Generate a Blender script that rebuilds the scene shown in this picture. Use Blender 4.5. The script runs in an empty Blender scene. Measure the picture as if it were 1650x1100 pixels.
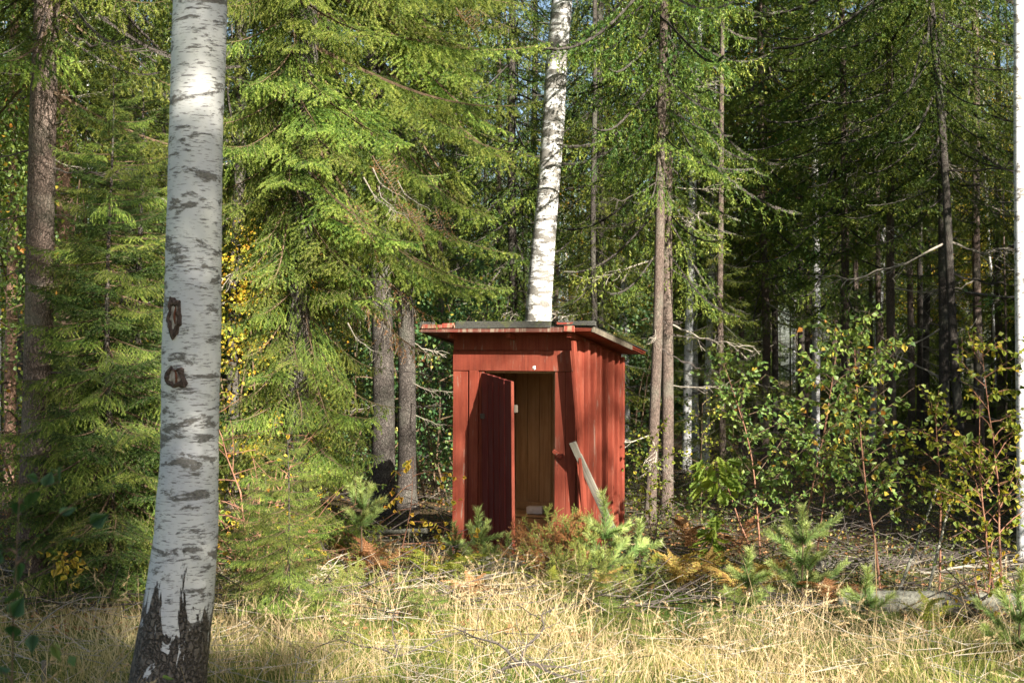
import bpy, math, random
import numpy as np
from mathutils import Vector, Matrix, Euler, noise as mnoise

R = math.radians
sc = bpy.context.scene
COL = sc.collection
rng = np.random.default_rng(7)
random.seed(7)

# ------------------------------------------------------------------ camera, sky, sun, exposure
EYE = 1.75
F = 2292.0                                     # focal length in photo pixels (50 mm on a 36 mm frame)
cam_d = bpy.data.cameras.new("camera")
cam = bpy.data.objects.new("camera", cam_d)
COL.objects.link(cam)
cam.location = (0, 0, EYE)
cam.rotation_euler = (R(90 + 1.25), 0, 0)
cam_d.lens = 50.0
cam_d.sensor_width = 36.0
cam_d.clip_start = 0.1
cam_d.clip_end = 500
cam_d.dof.use_dof = True
cam_d.dof.focus_distance = 13.4
cam_d.dof.aperture_fstop = 7.1
sc.camera = cam

SUN_AZ = R(31)                                 # to the right of straight behind the camera
SUN_EL = R(29)
S = Vector((math.sin(SUN_AZ) * math.cos(SUN_EL), -math.cos(SUN_AZ) * math.cos(SUN_EL), math.sin(SUN_EL)))
sun_d = bpy.data.lights.new("sun", 'SUN')
sun_d.energy = 5.0
sun_d.angle = R(0.5)
sun_d.color = (1.0, 0.92, 0.78)
sun = bpy.data.objects.new("sun", sun_d)
COL.objects.link(sun)
sun.location = (10, -15, 20)
sun.rotation_euler = S.to_track_quat('Z', 'Y').to_euler()

world = bpy.data.worlds.new("World")
sc.world = world
world.use_nodes = True
wt = world.node_tree
sky = wt.nodes.new('ShaderNodeTexSky')
sky.sky_type = 'NISHITA'
sky.sun_disc = False
sky.sun_elevation = SUN_EL
sky.sun_rotation = math.pi - SUN_AZ
sky.dust_density = 2.0
bg = wt.nodes['Background']
bg.inputs['Strength'].default_value = 0.05
wt.links.new(sky.outputs[0], bg.inputs[0])
sc.view_settings.view_transform = 'Standard'
sc.view_settings.look = 'None'
sc.view_settings.exposure = 1.95
sc.view_settings.gamma = 1.0
sc.view_settings.use_curve_mapping = False
sc.render.engine = 'CYCLES'
cy = sc.cycles
cy.max_bounces = 8
cy.diffuse_bounces = 2
cy.glossy_bounces = 2
cy.transmission_bounces = 5
cy.transparent_max_bounces = 4
cy.sample_clamp_indirect = 4.0
cy.use_denoising = True


def X(px, d):                                  # world x of a photo column at distance d
    return (px - 825.0) / F * d


def Z(py, d):                                  # world z of a photo row at distance d
    return EYE + (600.0 - py) / F * d


# ------------------------------------------------------------------ material helpers
class NT:
    def __init__(self, name):
        self.m = bpy.data.materials.new(name)
        self.m.use_nodes = True
        self.t = self.m.node_tree
        self.t.nodes.clear()
        self.out = self.t.nodes.new('ShaderNodeOutputMaterial')

    def n(self, typ, **kw):
        nd = self.t.nodes.new('ShaderNode' + typ)
        for k, v in kw.items():
            if k.startswith('i_'):
                key = k[2:].replace('_', ' ')
                nd.inputs[key].default_value = v
            else:
                setattr(nd, k, v)
        return nd

    def l(self, a, b):
        self.t.links.new(a, b)

    def vec(self, scale=(1, 1, 1), rand=True):
        tc = self.n('TexCoord')
        mp = self.n('Mapping')
        mp.inputs['Scale'].default_value = scale
        self.l(tc.outputs['Object'], mp.inputs['Vector'])
        if rand:
            oi = self.n('ObjectInfo')
            ma = self.n('Math', operation='MULTIPLY')
            ma.inputs[1].default_value = 37.0
            self.l(oi.outputs['Random'], ma.inputs[0])
            cb = self.n('CombineXYZ')
            self.l(ma.outputs[0], cb.inputs[0])
            self.l(ma.outputs[0], cb.inputs[2])
            self.l(cb.outputs[0], mp.inputs['Location'])
        return mp.outputs[0]

    def noise(self, vec, scale, detail=4, rough=0.6, dist=0.0):
        nd = self.n('TexNoise')
        nd.inputs['Scale'].default_value = scale
        nd.inputs['Detail'].default_value = detail
        nd.inputs['Roughness'].default_value = rough
        nd.inputs['Distortion'].default_value = dist
        self.l(vec, nd.inputs['Vector'])
        return nd.outputs['Fac']

    def ramp(self, fac, stops, interp='LINEAR'):
        nd = self.n('ValToRGB')
        nd.color_ramp.interpolation = interp
        e = nd.color_ramp.elements
        while len(e) < len(stops):
            e.new(0.5)
        for el, (p, c) in zip(e, stops):
            el.position = p
            if isinstance(c, (int, float)):
                c = (c, c, c)
            el.color = (*c, 1)
        self.l(fac, nd.inputs[0])
        return nd.outputs[0]

    def mix(self, fac, a, b, blend='MIX'):
        nd = self.n('Mix', data_type='RGBA', blend_type=blend)
        for sock, v in ((nd.inputs[0], fac), (nd.inputs[6], a), (nd.inputs[7], b)):
            if isinstance(v, (int, float)):
                sock.default_value = v
            elif isinstance(v, tuple):
                sock.default_value = (*v, 1)
            else:
                self.l(v, sock)
        return nd.outputs[2]

    def math(self, op, a, b=None):
        nd = self.n('Math', operation=op)
        for i, v in enumerate((a, b)):
            if v is None:
                continue
            if isinstance(v, (int, float)):
                nd.inputs[i].default_value = v
            else:
                self.l(v, nd.inputs[i])
        return nd.outputs[0]

    def bump(self, h, strength, dist):
        nd = self.n('Bump')
        nd.inputs['Strength'].default_value = strength
        nd.inputs['Distance'].default_value = dist
        self.l(h, nd.inputs['Height'])
        return nd.outputs[0]

    def princ(self, col, rough=0.7, normal=None, spec=0.3):
        p = self.n('BsdfPrincipled')
        p.inputs['Specular IOR Level'].default_value = spec
        if isinstance(col, tuple):
            p.inputs['Base Color'].default_value = (*col, 1)
        else:
            self.l(col, p.inputs['Base Color'])
        if isinstance(rough, (int, float)):
            p.inputs['Roughness'].default_value = rough
        else:
            self.l(rough, p.inputs['Roughness'])
        if normal is not None:
            self.l(normal, p.inputs['Normal'])
        return p

    def done(self, shader):
        self.l(shader, self.out.inputs[0])
        return self.m


def foliage_mat(name, stops, transl=0.35, rough=0.5, hue_var=0.02, val_var=0.25, spec=0.35):
    t = NT(name)
    at = t.n('Attribute', attribute_name='tint')
    col = t.ramp(at.outputs['Fac'], stops)
    oi = t.n('ObjectInfo')
    hsv = t.n('HueSaturation')
    t.l(col, hsv.inputs['Color'])
    h = t.math('ADD', t.math('MULTIPLY', oi.outputs['Random'], hue_var), 0.5 - hue_var / 2)
    v = t.math('ADD', t.math('MULTIPLY', oi.outputs['Random'], val_var), 1 - val_var / 2)
    t.l(h, hsv.inputs['Hue'])
    t.l(v, hsv.inputs['Value'])
    p = t.princ(hsv.outputs[0], rough, spec=spec)
    tr = t.n('BsdfTranslucent')
    br = t.mix(0.5, hsv.outputs[0], (1.0, 1.0, 0.3), 'SOFT_LIGHT')
    t.l(br, tr.inputs[0])
    ms = t.n('MixShader')
    ms.inputs[0].default_value = transl
    t.l(p.outputs[0], ms.inputs[1])
    t.l(tr.outputs[0], ms.inputs[2])
    return t.done(ms.outputs[0])


M = {}
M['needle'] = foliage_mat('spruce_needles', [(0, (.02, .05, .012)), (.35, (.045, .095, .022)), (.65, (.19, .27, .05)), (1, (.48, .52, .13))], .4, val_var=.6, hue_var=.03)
M['needle_far'] = foliage_mat('spruce_needles_far', [(0, (.018, .045, .011)), (.45, (.06, .11, .022)), (.8, (.19, .235, .04)), (1, (.4, .41, .08))], .38, val_var=.5, hue_var=.035)
M['needle_young'] = foliage_mat('young_spruce_needles', [(0, (.012, .035, .012)), (.5, (.035, .08, .02)), (1, (.16, .23, .05))], .28)  # pale end is new growth, lightened further to paint in sunlit tips
M['needle_dead'] = foliage_mat('dead_needles', [(0, (.26, .11, .04)), (1, (.46, .22, .08))], .2)
M['pine_needle'] = foliage_mat('pine_needles', [(0, (.07, .13, .045)), (.5, (.18, .28, .085)), (1, (.4, .47, .16))], .25)
M['juniper'] = foliage_mat('juniper_needles', [(0, (.13, .2, .05)), (.6, (.28, .35, .08)), (1, (.46, .48, .12))], .3)
M['leaf_green'] = foliage_mat('birch_leaves', [(0, (.06, .13, .035)), (.5, (.15, .24, .05)), (.85, (.27, .34, .06)), (.93, (.5, .38, .05)), (1, (.55, .26, .04))], .4, spec=.5)
M['leaf_yellow'] = foliage_mat('yellow_birch_leaves', [(0, (.14, .2, .03)), (.35, (.34, .34, .04)), (.7, (.6, .42, .05)), (1, (.62, .25, .035))], .45)
M['leaf_bush'] = foliage_mat('understorey_leaves', [(0, (.03, .085, .035)), (.6, (.07, .14, .045)), (.9, (.17, .22, .05)), (1, (.45, .36, .06))], .35, spec=.5)
M['leaf_oak'] = foliage_mat('oak_leaves', [(0, (.16, .26, .04)), (1, (.34, .42, .07))], .45)
M['fern'] = foliage_mat('fern_fronds', [(0, (.24, .12, .05)), (.5, (.4, .27, .08)), (1, (.44, .4, .1))], .35)
M['fern_brown'] = foliage_mat('brown_fern_fronds', [(0, (.2, .09, .04)), (1, (.42, .22, .1))], .3)
M['fern_green'] = foliage_mat('green_fern_fronds', [(0, (.2, .26, .04)), (1, (.45, .45, .08))], .4)
M['grass'] = foliage_mat('grass_blades', [(0, (.07, .12, .022)), (.28, (.17, .22, .04)), (.5, (.3, .27, .085)), (.8, (.45, .36, .18)), (1, (.62, .52, .31))], .4, rough=.6, spec=.2)
M['straw'] = foliage_mat('straw', [(0, (.32, .21, .12)), (.6, (.5, .38, .21)), (1, (.64, .53, .33))], .3, rough=.6, spec=.2)
M['berry'] = foliage_mat('bilberry_cover', [(0, (.04, .05, .02)), (.5, (.08, .12, .03)), (.85, (.2, .2, .04)), (1, (.4, .2, .06))], .3)


def wood_mat(name, base, dark, light=None, grain=1.0, rough=.75, wear=None, wear_amt=.62, scale=(55, 55, 2.2)):
    t = NT(name)
    v = t.vec(scale)
    g = t.noise(v, 1.0, 6, .65, .4)
    v2 = t.vec((6, 6, 2.0))
    b = t.noise(v2, 1.0, 4, .6)
    col = t.mix(t.ramp(g, [(.3, 0.0), (.7, 1.0)]), dark, base)
    if light:
        col = t.mix(t.math('MULTIPLY', t.ramp(b, [(.45, 0.0), (.75, 1.0)]), .6), col, light)
    if wear:
        w = t.noise(t.vec((38, 38, 3)), 1.0, 5, .7)
        w2 = t.math('ADD', t.math('MULTIPLY', w, .6), t.math('MULTIPLY', b, .4))
        f = t.ramp(w2, [(wear_amt, 0.0), (wear_amt + .05, 1.0)])
        col = t.mix(f, col, wear)
    oi = t.n('ObjectInfo')
    hsv = t.n('HueSaturation')
    t.l(col, hsv.inputs['Color'])
    t.l(t.math('ADD', t.math('MULTIPLY', oi.outputs['Random'], .3), .85), hsv.inputs['Value'])
    nrm = t.bump(g, .5 * grain, .004)
    return t.done(t.princ(hsv.outputs[0], rough, nrm, .25).outputs[0])


M['red'] = wood_mat('falu_red_paint', (.24, .05, .028), (.135, .026, .016), (.29, .088, .055), wear=(.24, .15, .12), wear_amt=.575)
M['fascia'] = wood_mat('peeling_fascia_paint', (.2, .045, .032), (.07, .05, .04), wear=(.24, .18, .14), wear_amt=.52, scale=(3, 40, 60))
M['red_door'] = wood_mat('worn_red_door_paint', (.23, .035, .028), (.12, .02, .017), (.2, .07, .06), wear=(.24, .13, .11), wear_amt=.6, grain=1.6)
M['pine'] = wood_mat('bare_pine', (.34, .215, .11), (.2, .12, .06), (.42, .3, .17), wear=(.09, .055, .03), wear_amt=.66)
M['greywood'] = wood_mat('weathered_grey_wood', (.2, .185, .155), (.07, .063, .053), (.28, .26, .22), wear=(.05, .045, .04), wear_amt=.62, grain=2.0)
M['darkwood'] = wood_mat('weathered_shade_dark_wood', (.15, .13, .1), (.06, .05, .04), (.24, .21, .16), grain=2.0)  # darkened grey wood; paints the right verge board's partial shade into its colour
M['palewood'] = wood_mat('split_pale_wood', (.36, .25, .17), (.16, .09, .065), wear=(.25, .05, .035), wear_amt=.46, scale=(3, 40, 60))


def felt():
    t = NT('roof_felt')
    v = t.vec((1, 1, 1))
    n = t.noise(v, 160, 3, .7)
    n2 = t.noise(v, 9, 5, .6)
    col = t.mix(t.ramp(n, [(.35, 0.0), (.65, 1.0)]), (.018, .018, .018), (.1, .1, .09))
    col = t.mix(t.ramp(n2, [(.55, 0.0), (.7, 1.0)]), col, (.09, .1, .04))
    return t.done(t.princ(col, .9, t.bump(n, .6, .003)).outputs[0])


M['felt'] = felt()


def moss():
    t = NT('moss')
    n = t.noise(t.vec(), 60, 4, .7)
    return t.done(t.princ(t.ramp(n, [(.3, (.03, .05, .01)), (.7, (.16, .19, .04))]), .95, t.bump(n, 1, .02)).outputs[0])


M['moss'] = moss()


def birch_bark(name, base_h=1.05, fine=1.0, spots=0.0):
    t = NT(name)
    tc = t.n('TexCoord')
    sep = t.n('SeparateXYZ')
    t.l(tc.outputs['Object'], sep.inputs[0])
    zz = sep.outputs[2]
    big = t.noise(t.vec((4, 4, 3), True), 1.0, 4, .6)
    white = t.mix(t.ramp(big, [(.35, 0.0), (.7, 1.0)]), (.5, .51, .55), (.66, .66, .64))
    # fine horizontal lenticels
    ln = t.noise(t.vec((24 * fine, 24 * fine, 240 * fine)), 1.0, 2, .5)
    l = t.ramp(ln, [(.635, 0.0), (.67, .85)])
    ln2 = t.noise(t.vec((16 * fine, 16 * fine, 120 * fine)), 1.0, 3, .5)
    l2 = t.ramp(ln2, [(.6, 0.0), (.64, .8)])
    col = t.mix(l, white, (.16, .15, .16))
    col = t.mix(l2, col, (.12, .11, .11))
    # broad dark bands and smudges
    bn = t.noise(t.vec((5.0, 5.0, 15)), 1.0, 7, .7, .35)
    bthr = .585 - spots
    bm = t.ramp(bn, [(bthr, 0.0), (bthr + .045, 1.0)])
    grain = t.noise(t.vec((60, 60, 160)), 1.0, 3, .6)
    dark = t.ramp(grain, [(.3, (.03, .027, .027)), (.7, (.2, .185, .16))])
    col = t.mix(t.math('MULTIPLY', bm, .9), col, dark)
    # fissured base: black rugged bark in tongues that reach up
    vn = t.noise(t.vec((9, 9, 2.6)), 1.0, 7, .68, 1.2)
    hgt = t.math('ADD', t.math('MULTIPLY', t.math('SUBTRACT', base_h, zz), .8), t.math('MULTIPLY', t.math('SUBTRACT', vn, .42), 1.7))
    fm = t.ramp(hgt, [(.5, 0.0), (.53, 1.0)])
    vo = t.n('TexVoronoi', feature='DISTANCE_TO_EDGE')
    vo.inputs['Scale'].default_value = 1.0
    dn = t.n('TexNoise')
    dn.inputs['Scale'].default_value = 22
    t.l(t.vec(), dn.inputs['Vector'])
    dsc = t.n('VectorMath', operation='SCALE')
    dsc.inputs['Scale'].default_value = 2.6
    t.l(dn.outputs['Color'], dsc.inputs[0])
    dad = t.n('VectorMath', operation='ADD')
    t.l(t.vec((34, 34, 15)), dad.inputs[0])
    t.l(dsc.outputs[0], dad.inputs[1])
    t.l(dad.outputs[0], vo.inputs['Vector'])
    crack = t.ramp(vo.outputs['Distance'], [(.0, 0.0), (.25, 1.0)])
    bark = t.mix(crack, (.02, .018, .016), (.13, .115, .1))
    bark = t.mix(t.ramp(grain, [(.45, 0.0), (.75, .5)]), bark, (.26, .2, .16))
    col = t.mix(fm, col, bark)
    hh = t.math('ADD', t.math('MULTIPLY', t.math('MULTIPLY', fm, crack), 1.0), t.math('MULTIPLY', bm, .15))
    hh = t.math('SUBTRACT', hh, t.math('MULTIPLY', l, .06))
    return t.done(t.princ(col, .62, t.bump(hh, .9, .012), .3).outputs[0])


M['birch'] = birch_bark('birch_bark_near', 1.02, .9, .035)
M['birch_mid'] = birch_bark('birch_bark_patchy', .6, .6, .11)
M['birch_far'] = birch_bark('birch_bark_far', .5, .5, .03)


def bark(name, a, b, c, sc_=(48, 48, 20)):
    t = NT(name)
    vo = t.n('TexVoronoi', feature='DISTANCE_TO_EDGE')
    vo.inputs['Scale'].default_value = 1.0
    dv = t.n('VectorMath', operation='ADD')
    nn = t.n('TexNoise')
    nn.inputs['Scale'].default_value = 14
    t.l(t.vec(), nn.inputs['Vector'])
    sv = t.n('VectorMath', operation='SCALE')
    sv.inputs['Scale'].default_value = 3.2
    t.l(nn.outputs['Color'], sv.inputs[0])
    t.l(t.vec(sc_), dv.inputs[0])
    t.l(sv.outputs[0], dv.inputs[1])
    t.l(dv.outputs[0], vo.inputs['Vector'])
    cr = t.ramp(vo.outputs['Distance'], [(0, .25), (.16, 1.0)])
    n = t.noise(t.vec(), 30, 5, .7)
    big = t.noise(t.vec(), 2.2, 3, .6)
    col = t.mix(cr, c, t.mix(t.ramp(n, [(.3, 0.0), (.7, 1.0)]), a, b))
    col = t.mix(t.ramp(big, [(.5, 0.0), (.75, .5)]), col, (.2, .21, .17))
    sp = t.noise(t.vec(), 75, 2, .5)
    col = t.mix(t.ramp(sp, [(.68, 0.0), (.74, .7)]), col, (.36, .38, .33))
    h = t.math('ADD', cr, t.math('MULTIPLY', n, .6))
    return t.done(t.princ(col, .9, t.bump(h, .8, .012), .15).outputs[0])


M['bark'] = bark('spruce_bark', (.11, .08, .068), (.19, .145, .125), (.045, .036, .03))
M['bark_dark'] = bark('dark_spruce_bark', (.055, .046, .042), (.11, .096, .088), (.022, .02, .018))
M['bark_pine'] = bark('pine_bark', (.3, .17, .12), (.44, .29, .22), (.12, .075, .055), (20, 20, 6))


def simple(name, a, b, scale=30, rough=.85, bump=.5, stretch=(1, 1, 1), spec=.2):
    t = NT(name)
    n = t.noise(t.vec(stretch), scale, 5, .65)
    return t.done(t.princ(t.ramp(n, [(.3, a), (.7, b)]), rough, t.bump(n, bump, .005), spec).outputs[0])


M['twig'] = simple('live_twigs', (.06, .04, .028), (.16, .11, .07), 40)
M['deadtwig'] = simple('dead_grey_twigs', (.17, .15, .125), (.42, .38, .32), 40)
M['blacktwig'] = simple('dark_dead_twigs', (.035, .03, .03), (.12, .1, .09), 40)
M['redtwig'] = simple('reddish_twigs', (.13, .06, .04), (.34, .18, .12), 25)
M['lichen'] = simple('lichened_bark', (.07, .065, .055), (.3, .3, .25), 42, bump=1)
M['whitebox'] = simple('white_card', (.6, .58, .55), (.75, .73, .7), 20)
M['rust'] = simple('dull_iron', (.07, .05, .04), (.2, .16, .13), 60, .6)
M['knot'] = simple('bark_scar_wood', (.14, .1, .08), (.6, .55, .5), 34, bump=1.2, stretch=(1.6, 1.6, .35))
M['knotdark'] = simple('bark_scar_rim', (.02, .015, .013), (.14, .1, .085), 45, bump=1.2, stretch=(1.4, 1.4, .5))


M['knotred'] = simple('bark_scar_heartwood', (.05, .018, .01), (.2, .08, .05), 60, bump=1)


def ground_mat():
    t = NT('forest_floor')
    v = t.vec((1, 1, 1), False)
    n = t.noise(v, 3, 8, .7)
    n2 = t.noise(v, 40, 6, .75)
    n3 = t.noise(v, .45, 3, .6)
    a = t.ramp(n2, [(.25, (.025, .02, .014)), (.5, (.09, .065, .04)), (.72, (.2, .14, .08))])
    b = t.ramp(n2, [(.25, (.03, .05, .012)), (.5, (.1, .13, .03)), (.75, (.26, .27, .08))])
    sep = t.n('SeparateXYZ')
    tc = t.n('TexCoord')
    t.l(tc.outputs['Object'], sep.inputs[0])
    f = t.math('ADD', n, t.math('MULTIPLY', t.math('SUBTRACT', 12.5, sep.outputs[1]), .06))
    col = t.mix(t.ramp(f, [(.42, 0.0), (.62, 1.0)]), a, b)
    return t.done(t.princ(col, .95, t.bump(n2, .9, .03), .1).outputs[0])


M['ground'] = ground_mat()

# ------------------------------------------------------------------ mesh helpers


def _norm(a):
    return a / np.maximum(np.linalg.norm(a, axis=-1, keepdims=True), 1e-9)


class Soup:
    """collects vertices, triangles/quads, a per-vertex tint and a per-face material slot"""

    def __init__(self):
        self.V, self.T3, self.T4, self.M3, self.M4, self.C = [], [], [], [], [], []
        self.nv = 0

    def add(self, V, F3=None, F4=None, tint=0.5, mat=0):
        V = np.asarray(V, dtype=np.float32).reshape(-1, 3)
        self.V.append(V)
        t = np.broadcast_to(np.asarray(tint, dtype=np.float32), (len(V),)) if np.ndim(tint) < 1 else np.asarray(tint, np.float32)
        self.C.append(t)
        if F3 is not None and len(F3):
            F3 = np.asarray(F3, dtype=np.int32).reshape(-1, 3) + self.nv
            self.T3.append(F3)
            self.M3.append(np.full(len(F3), mat, np.int32) if np.ndim(mat) < 1 else mat)
        if F4 is not None and len(F4):
            F4 = np.asarray(F4, dtype=np.int32).reshape(-1, 4) + self.nv
            self.T4.append(F4)
            self.M4.append(np.full(len(F4), mat, np.int32))
        self.nv += len(V)

    def arrays(self):
        V = np.concatenate(self.V) if self.V else np.zeros((0, 3), np.float32)
        C = np.concatenate(self.C) if self.C else np.zeros(0, np.float32)
        T3 = np.concatenate(self.T3) if self.T3 else np.zeros((0, 3), np.int32)
        M3 = np.concatenate(self.M3) if self.M3 else np.zeros(0, np.int32)
        T4 = np.concatenate(self.T4) if self.T4 else np.zeros((0, 4), np.int32)
        M4 = np.concatenate(self.M4) if self.M4 else np.zeros(0, np.int32)
        return V, C, T3, M3, T4, M4

    def add_xf(self, arr, mat4, tadd=0.0):
        """append a transformed copy of another soup's arrays"""
        V, C, T3, M3, T4, M4 = arr
        m = np.array(mat4, dtype=np.float32)
        W = V @ m[:3, :3].T + m[:3, 3]
        self.V.append(W.astype(np.float32))
        self.C.append(np.clip(C + tadd, 0, 1))
        if len(T3):
            self.T3.append(T3 + self.nv)
            self.M3.append(M3)
        if len(T4):
            self.T4.append(T4 + self.nv)
            self.M4.append(M4)
        self.nv += len(V)

    def mesh(self, name, mats, smooth=False):
        V, C, T3, M3, T4, M4 = self.arrays()
        me = bpy.data.meshes.new(name)
        me.vertices.add(len(V))
        me.vertices.foreach_set('co', V.astype(np.float32).ravel())
        nl = len(T3) * 3 + len(T4) * 4
        me.loops.add(nl)
        me.loops.foreach_set('vertex_index', np.concatenate([T3.ravel(), T4.ravel()]).astype(np.int32))
        npoly = len(T3) + len(T4)
        me.polygons.add(npoly)
        st = np.concatenate([np.arange(len(T3)) * 3, len(T3) * 3 + np.arange(len(T4)) * 4]).astype(np.int32)
        me.polygons.foreach_set('loop_start', st)
        me.polygons.foreach_set('material_index', np.concatenate([M3, M4]).astype(np.int32))
        me.polygons.foreach_set('use_smooth', np.full(npoly, smooth, dtype=bool))
        a = me.attributes.new('tint', 'FLOAT', 'POINT')
        a.data.foreach_set('value', C.astype(np.float32))
        for m in (mats if isinstance(mats, (list, tuple)) else [mats]):
            me.materials.append(m)
        me.update(calc_edges=True)
        return me


def tube(s, pts, rad, k=6, mat=0, tint=.5, cap=True, wob=0.0, seed=0):
    pts = np.asarray(pts, dtype=np.float64)
    n = len(pts)
    rad = np.broadcast_to(np.asarray(rad, dtype=np.float64), (n,))
    tan = _norm(np.gradient(pts, axis=0))
    up = np.array([0, 0, 1.0]) if abs(tan[0, 2]) < .9 else np.array([0, 1.0, 0])
    V = np.zeros((n, k, 3))
    a = np.arange(k) / k * 2 * math.pi
    x = _norm(np.cross(up, tan[0]))
    for i in range(n):
        x = _norm(x - tan[i] * np.dot(x, tan[i]))
        y = np.cross(tan[i], x)
        V[i] = pts[i] + rad[i] * (np.cos(a)[:, None] * x + np.sin(a)[:, None] * y)
    if wob:
        for i in range(n):
            for j in range(k):
                p = V[i, j]
                w = mnoise.noise(Vector((p[0] * 7 + seed, p[1] * 7, p[2] * 2.5))) + .5 * mnoise.noise(Vector((p[0] * 25 + seed, p[1] * 25, p[2] * 14)))
                V[i, j] = pts[i] + (p - pts[i]) * (1 + wob * w)
    F = []
    for i in range(n - 1):
        for j in range(k):
            j2 = (j + 1) % k
            F.append((i * k + j, i * k + j2, (i + 1) * k + j2, (i + 1) * k + j))
    VV = V.reshape(-1, 3)
    F3 = None
    if cap:
        VV = np.vstack([VV, pts[0], pts[-1]])
        b = n * k
        F3 = [(b, (j + 1) % k, j) for j in range(k)] + [(b + 1, (n - 1) * k + j, (n - 1) * k + (j + 1) % k) for j in range(k)]
    s.add(VV, F3, F, tint, mat)


def thin(s, p0, p1, r0, r1, mat=0, tint=.5):
    """many thin three-sided sticks at once: p0,p1 (n,3)"""
    p0 = np.asarray(p0, float).reshape(-1, 3)
    p1 = np.asarray(p1, float).reshape(-1, 3)
    n = len(p0)
    d = _norm(p1 - p0)
    ref = np.where(np.abs(d[:, 2:3]) > .9, np.array([[0, 1., 0]]), np.array([[0, 0, 1.]]))
    x = _norm(np.cross(ref, d))
    y = np.cross(d, x)
    V = np.zeros((n, 6, 3))
    r0 = np.broadcast_to(r0, (n,))[:, None]
    r1 = np.broadcast_to(r1, (n,))[:, None]
    for k in range(3):
        a = k * 2.0944
        o = math.cos(a) * x + math.sin(a) * y
        V[:, k] = p0 + o * r0
        V[:, 3 + k] = p1 + o * r1
    base = np.arange(n)[:, None] * 6
    F = np.concatenate([base + np.array([[k, (k + 1) % 3, 3 + (k + 1) % 3, 3 + k]]) for k in range(3)])
    s.add(V.reshape(-1, 3), None, F, tint, mat)


def needles(s, p0, p1, tint, dens, nl, nw, fwd=.75, mat=0, r=rng, flat=.35):
    """needle triangles along segments"""
    p0 = np.asarray(p0, float)
    p1 = np.asarray(p1, float)
    ln = np.linalg.norm(p1 - p0, axis=1)
    cnt = np.maximum(1, (ln * dens + r.random(len(ln))).astype(int))
    idx = np.repeat(np.arange(len(ln)), cnt)
    n = len(idx)
    u = r.random(n)[:, None]
    P = p0[idx] * (1 - u) + p1[idx] * u
    D = _norm(p1 - p0)[idx]
    rv = r.normal(size=(n, 3))
    rv[:, 2] *= (1 - flat)
    rv = _norm(rv - D * np.sum(rv * D, axis=1, keepdims=True))
    dirn = _norm(D * fwd + rv)
    L = nl * (.7 + .5 * r.random(n))[:, None]
    side = _norm(np.cross(dirn, r.normal(size=(n, 3))))
    w = nw * (.7 + .6 * r.random(n))[:, None] * .5
    V = np.stack([P - side * w, P + side * w, P + dirn * L], axis=1).reshape(-1, 3)
    Fx = np.arange(n * 3).reshape(-1, 3)
    tt = np.clip(np.asarray(tint)[idx] + r.normal(size=n) * .07, 0, 1)
    s.add(V, Fx, None, np.repeat(tt, 3), mat)


def blades(s, p0, p1, tint, w, mat=0, r=rng, cross=True):
    """twig seen from afar: a pair of crossed kite shapes per segment"""
    p0 = np.asarray(p0, float)
    p1 = np.asarray(p1, float)
    n = len(p0)
    D = _norm(p1 - p0)
    for q in range(2 if cross else 1):
        sd = _norm(np.cross(D, r.normal(size=(n, 3))))
        ww = (w * (.7 + .6 * r.random(n)))[:, None] * .5
        m1 = p0 * .72 + p1 * .28 + sd * ww
        m2 = p0 * .55 + p1 * .45 - sd * ww
        V = np.stack([p0, m1, p1 + D * .01, m2], axis=1).reshape(-1, 3)
        b = np.arange(n)[:, None] * 4
        F3 = np.concatenate([b + np.array([[0, 1, 2]]), b + np.array([[0, 2, 3]])])
        tt = np.clip(np.asarray(tint) + r.normal(size=n) * .06, 0, 1)
        s.add(V, F3, None, np.repeat(tt, 4), mat)


def leaves(s, P, D, N, size, tint, mat=0, wid=.42, r=rng):
    """folded ovate leaves; P base point, D direction, N rough normal"""
    P = np.asarray(P, float)
    n = len(P)
    D = _norm(np.asarray(D, float))
    sd = _norm(np.cross(D, N))
    up = np.cross(sd, D)
    L = np.broadcast_to(size, (n,))[:, None]
    W = L * wid
    a = P
    l = P + D * L * .36 + sd * W + up * L * .1
    rr = P + D * L * .36 - sd * W + up * L * .1
    m = P + D * L * .45
    tip = P + D * L - up * L * .08
    V = np.stack([a, l, rr, m, tip], axis=1).reshape(-1, 3)
    b = np.arange(n)[:, None] * 5
    F3 = np.concatenate([b + np.array([[0, 3, 1]]), b + np.array([[0, 2, 3]]), b + np.array([[1, 3, 4]]), b + np.array([[3, 2, 4]])])
    s.add(V, F3, None, np.repeat(np.clip(tint, 0, 1), 5), mat)


def obj(name, me, parent=None, loc=(0, 0, 0), rot=(0, 0, 0), scale=(1, 1, 1)):
    o = bpy.data.objects.new(name, me)
    COL.objects.link(o)
    o.parent = parent
    o.location = loc
    o.rotation_euler = rot
    o.scale = scale
    return o


def thing(name, label, cat, loc=(0, 0, 0), rot=(0, 0, 0), group=None, me=None, scale=(1, 1, 1)):
    o = obj(name, me, None, loc, rot, scale)
    o['label'] = label
    o['category'] = cat
    if group:
        o['group'] = group
    return o


# ------------------------------------------------------------------ ground
def gz(x, y):
    v = .10 * mnoise.noise(Vector((x * .35, y * .35, 1.3))) + .035 * mnoise.noise(Vector((x * 1.3, y * 1.3, 7)))
    return v * min(1.0, .35 + abs(y - 13.5) * .12)


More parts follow.
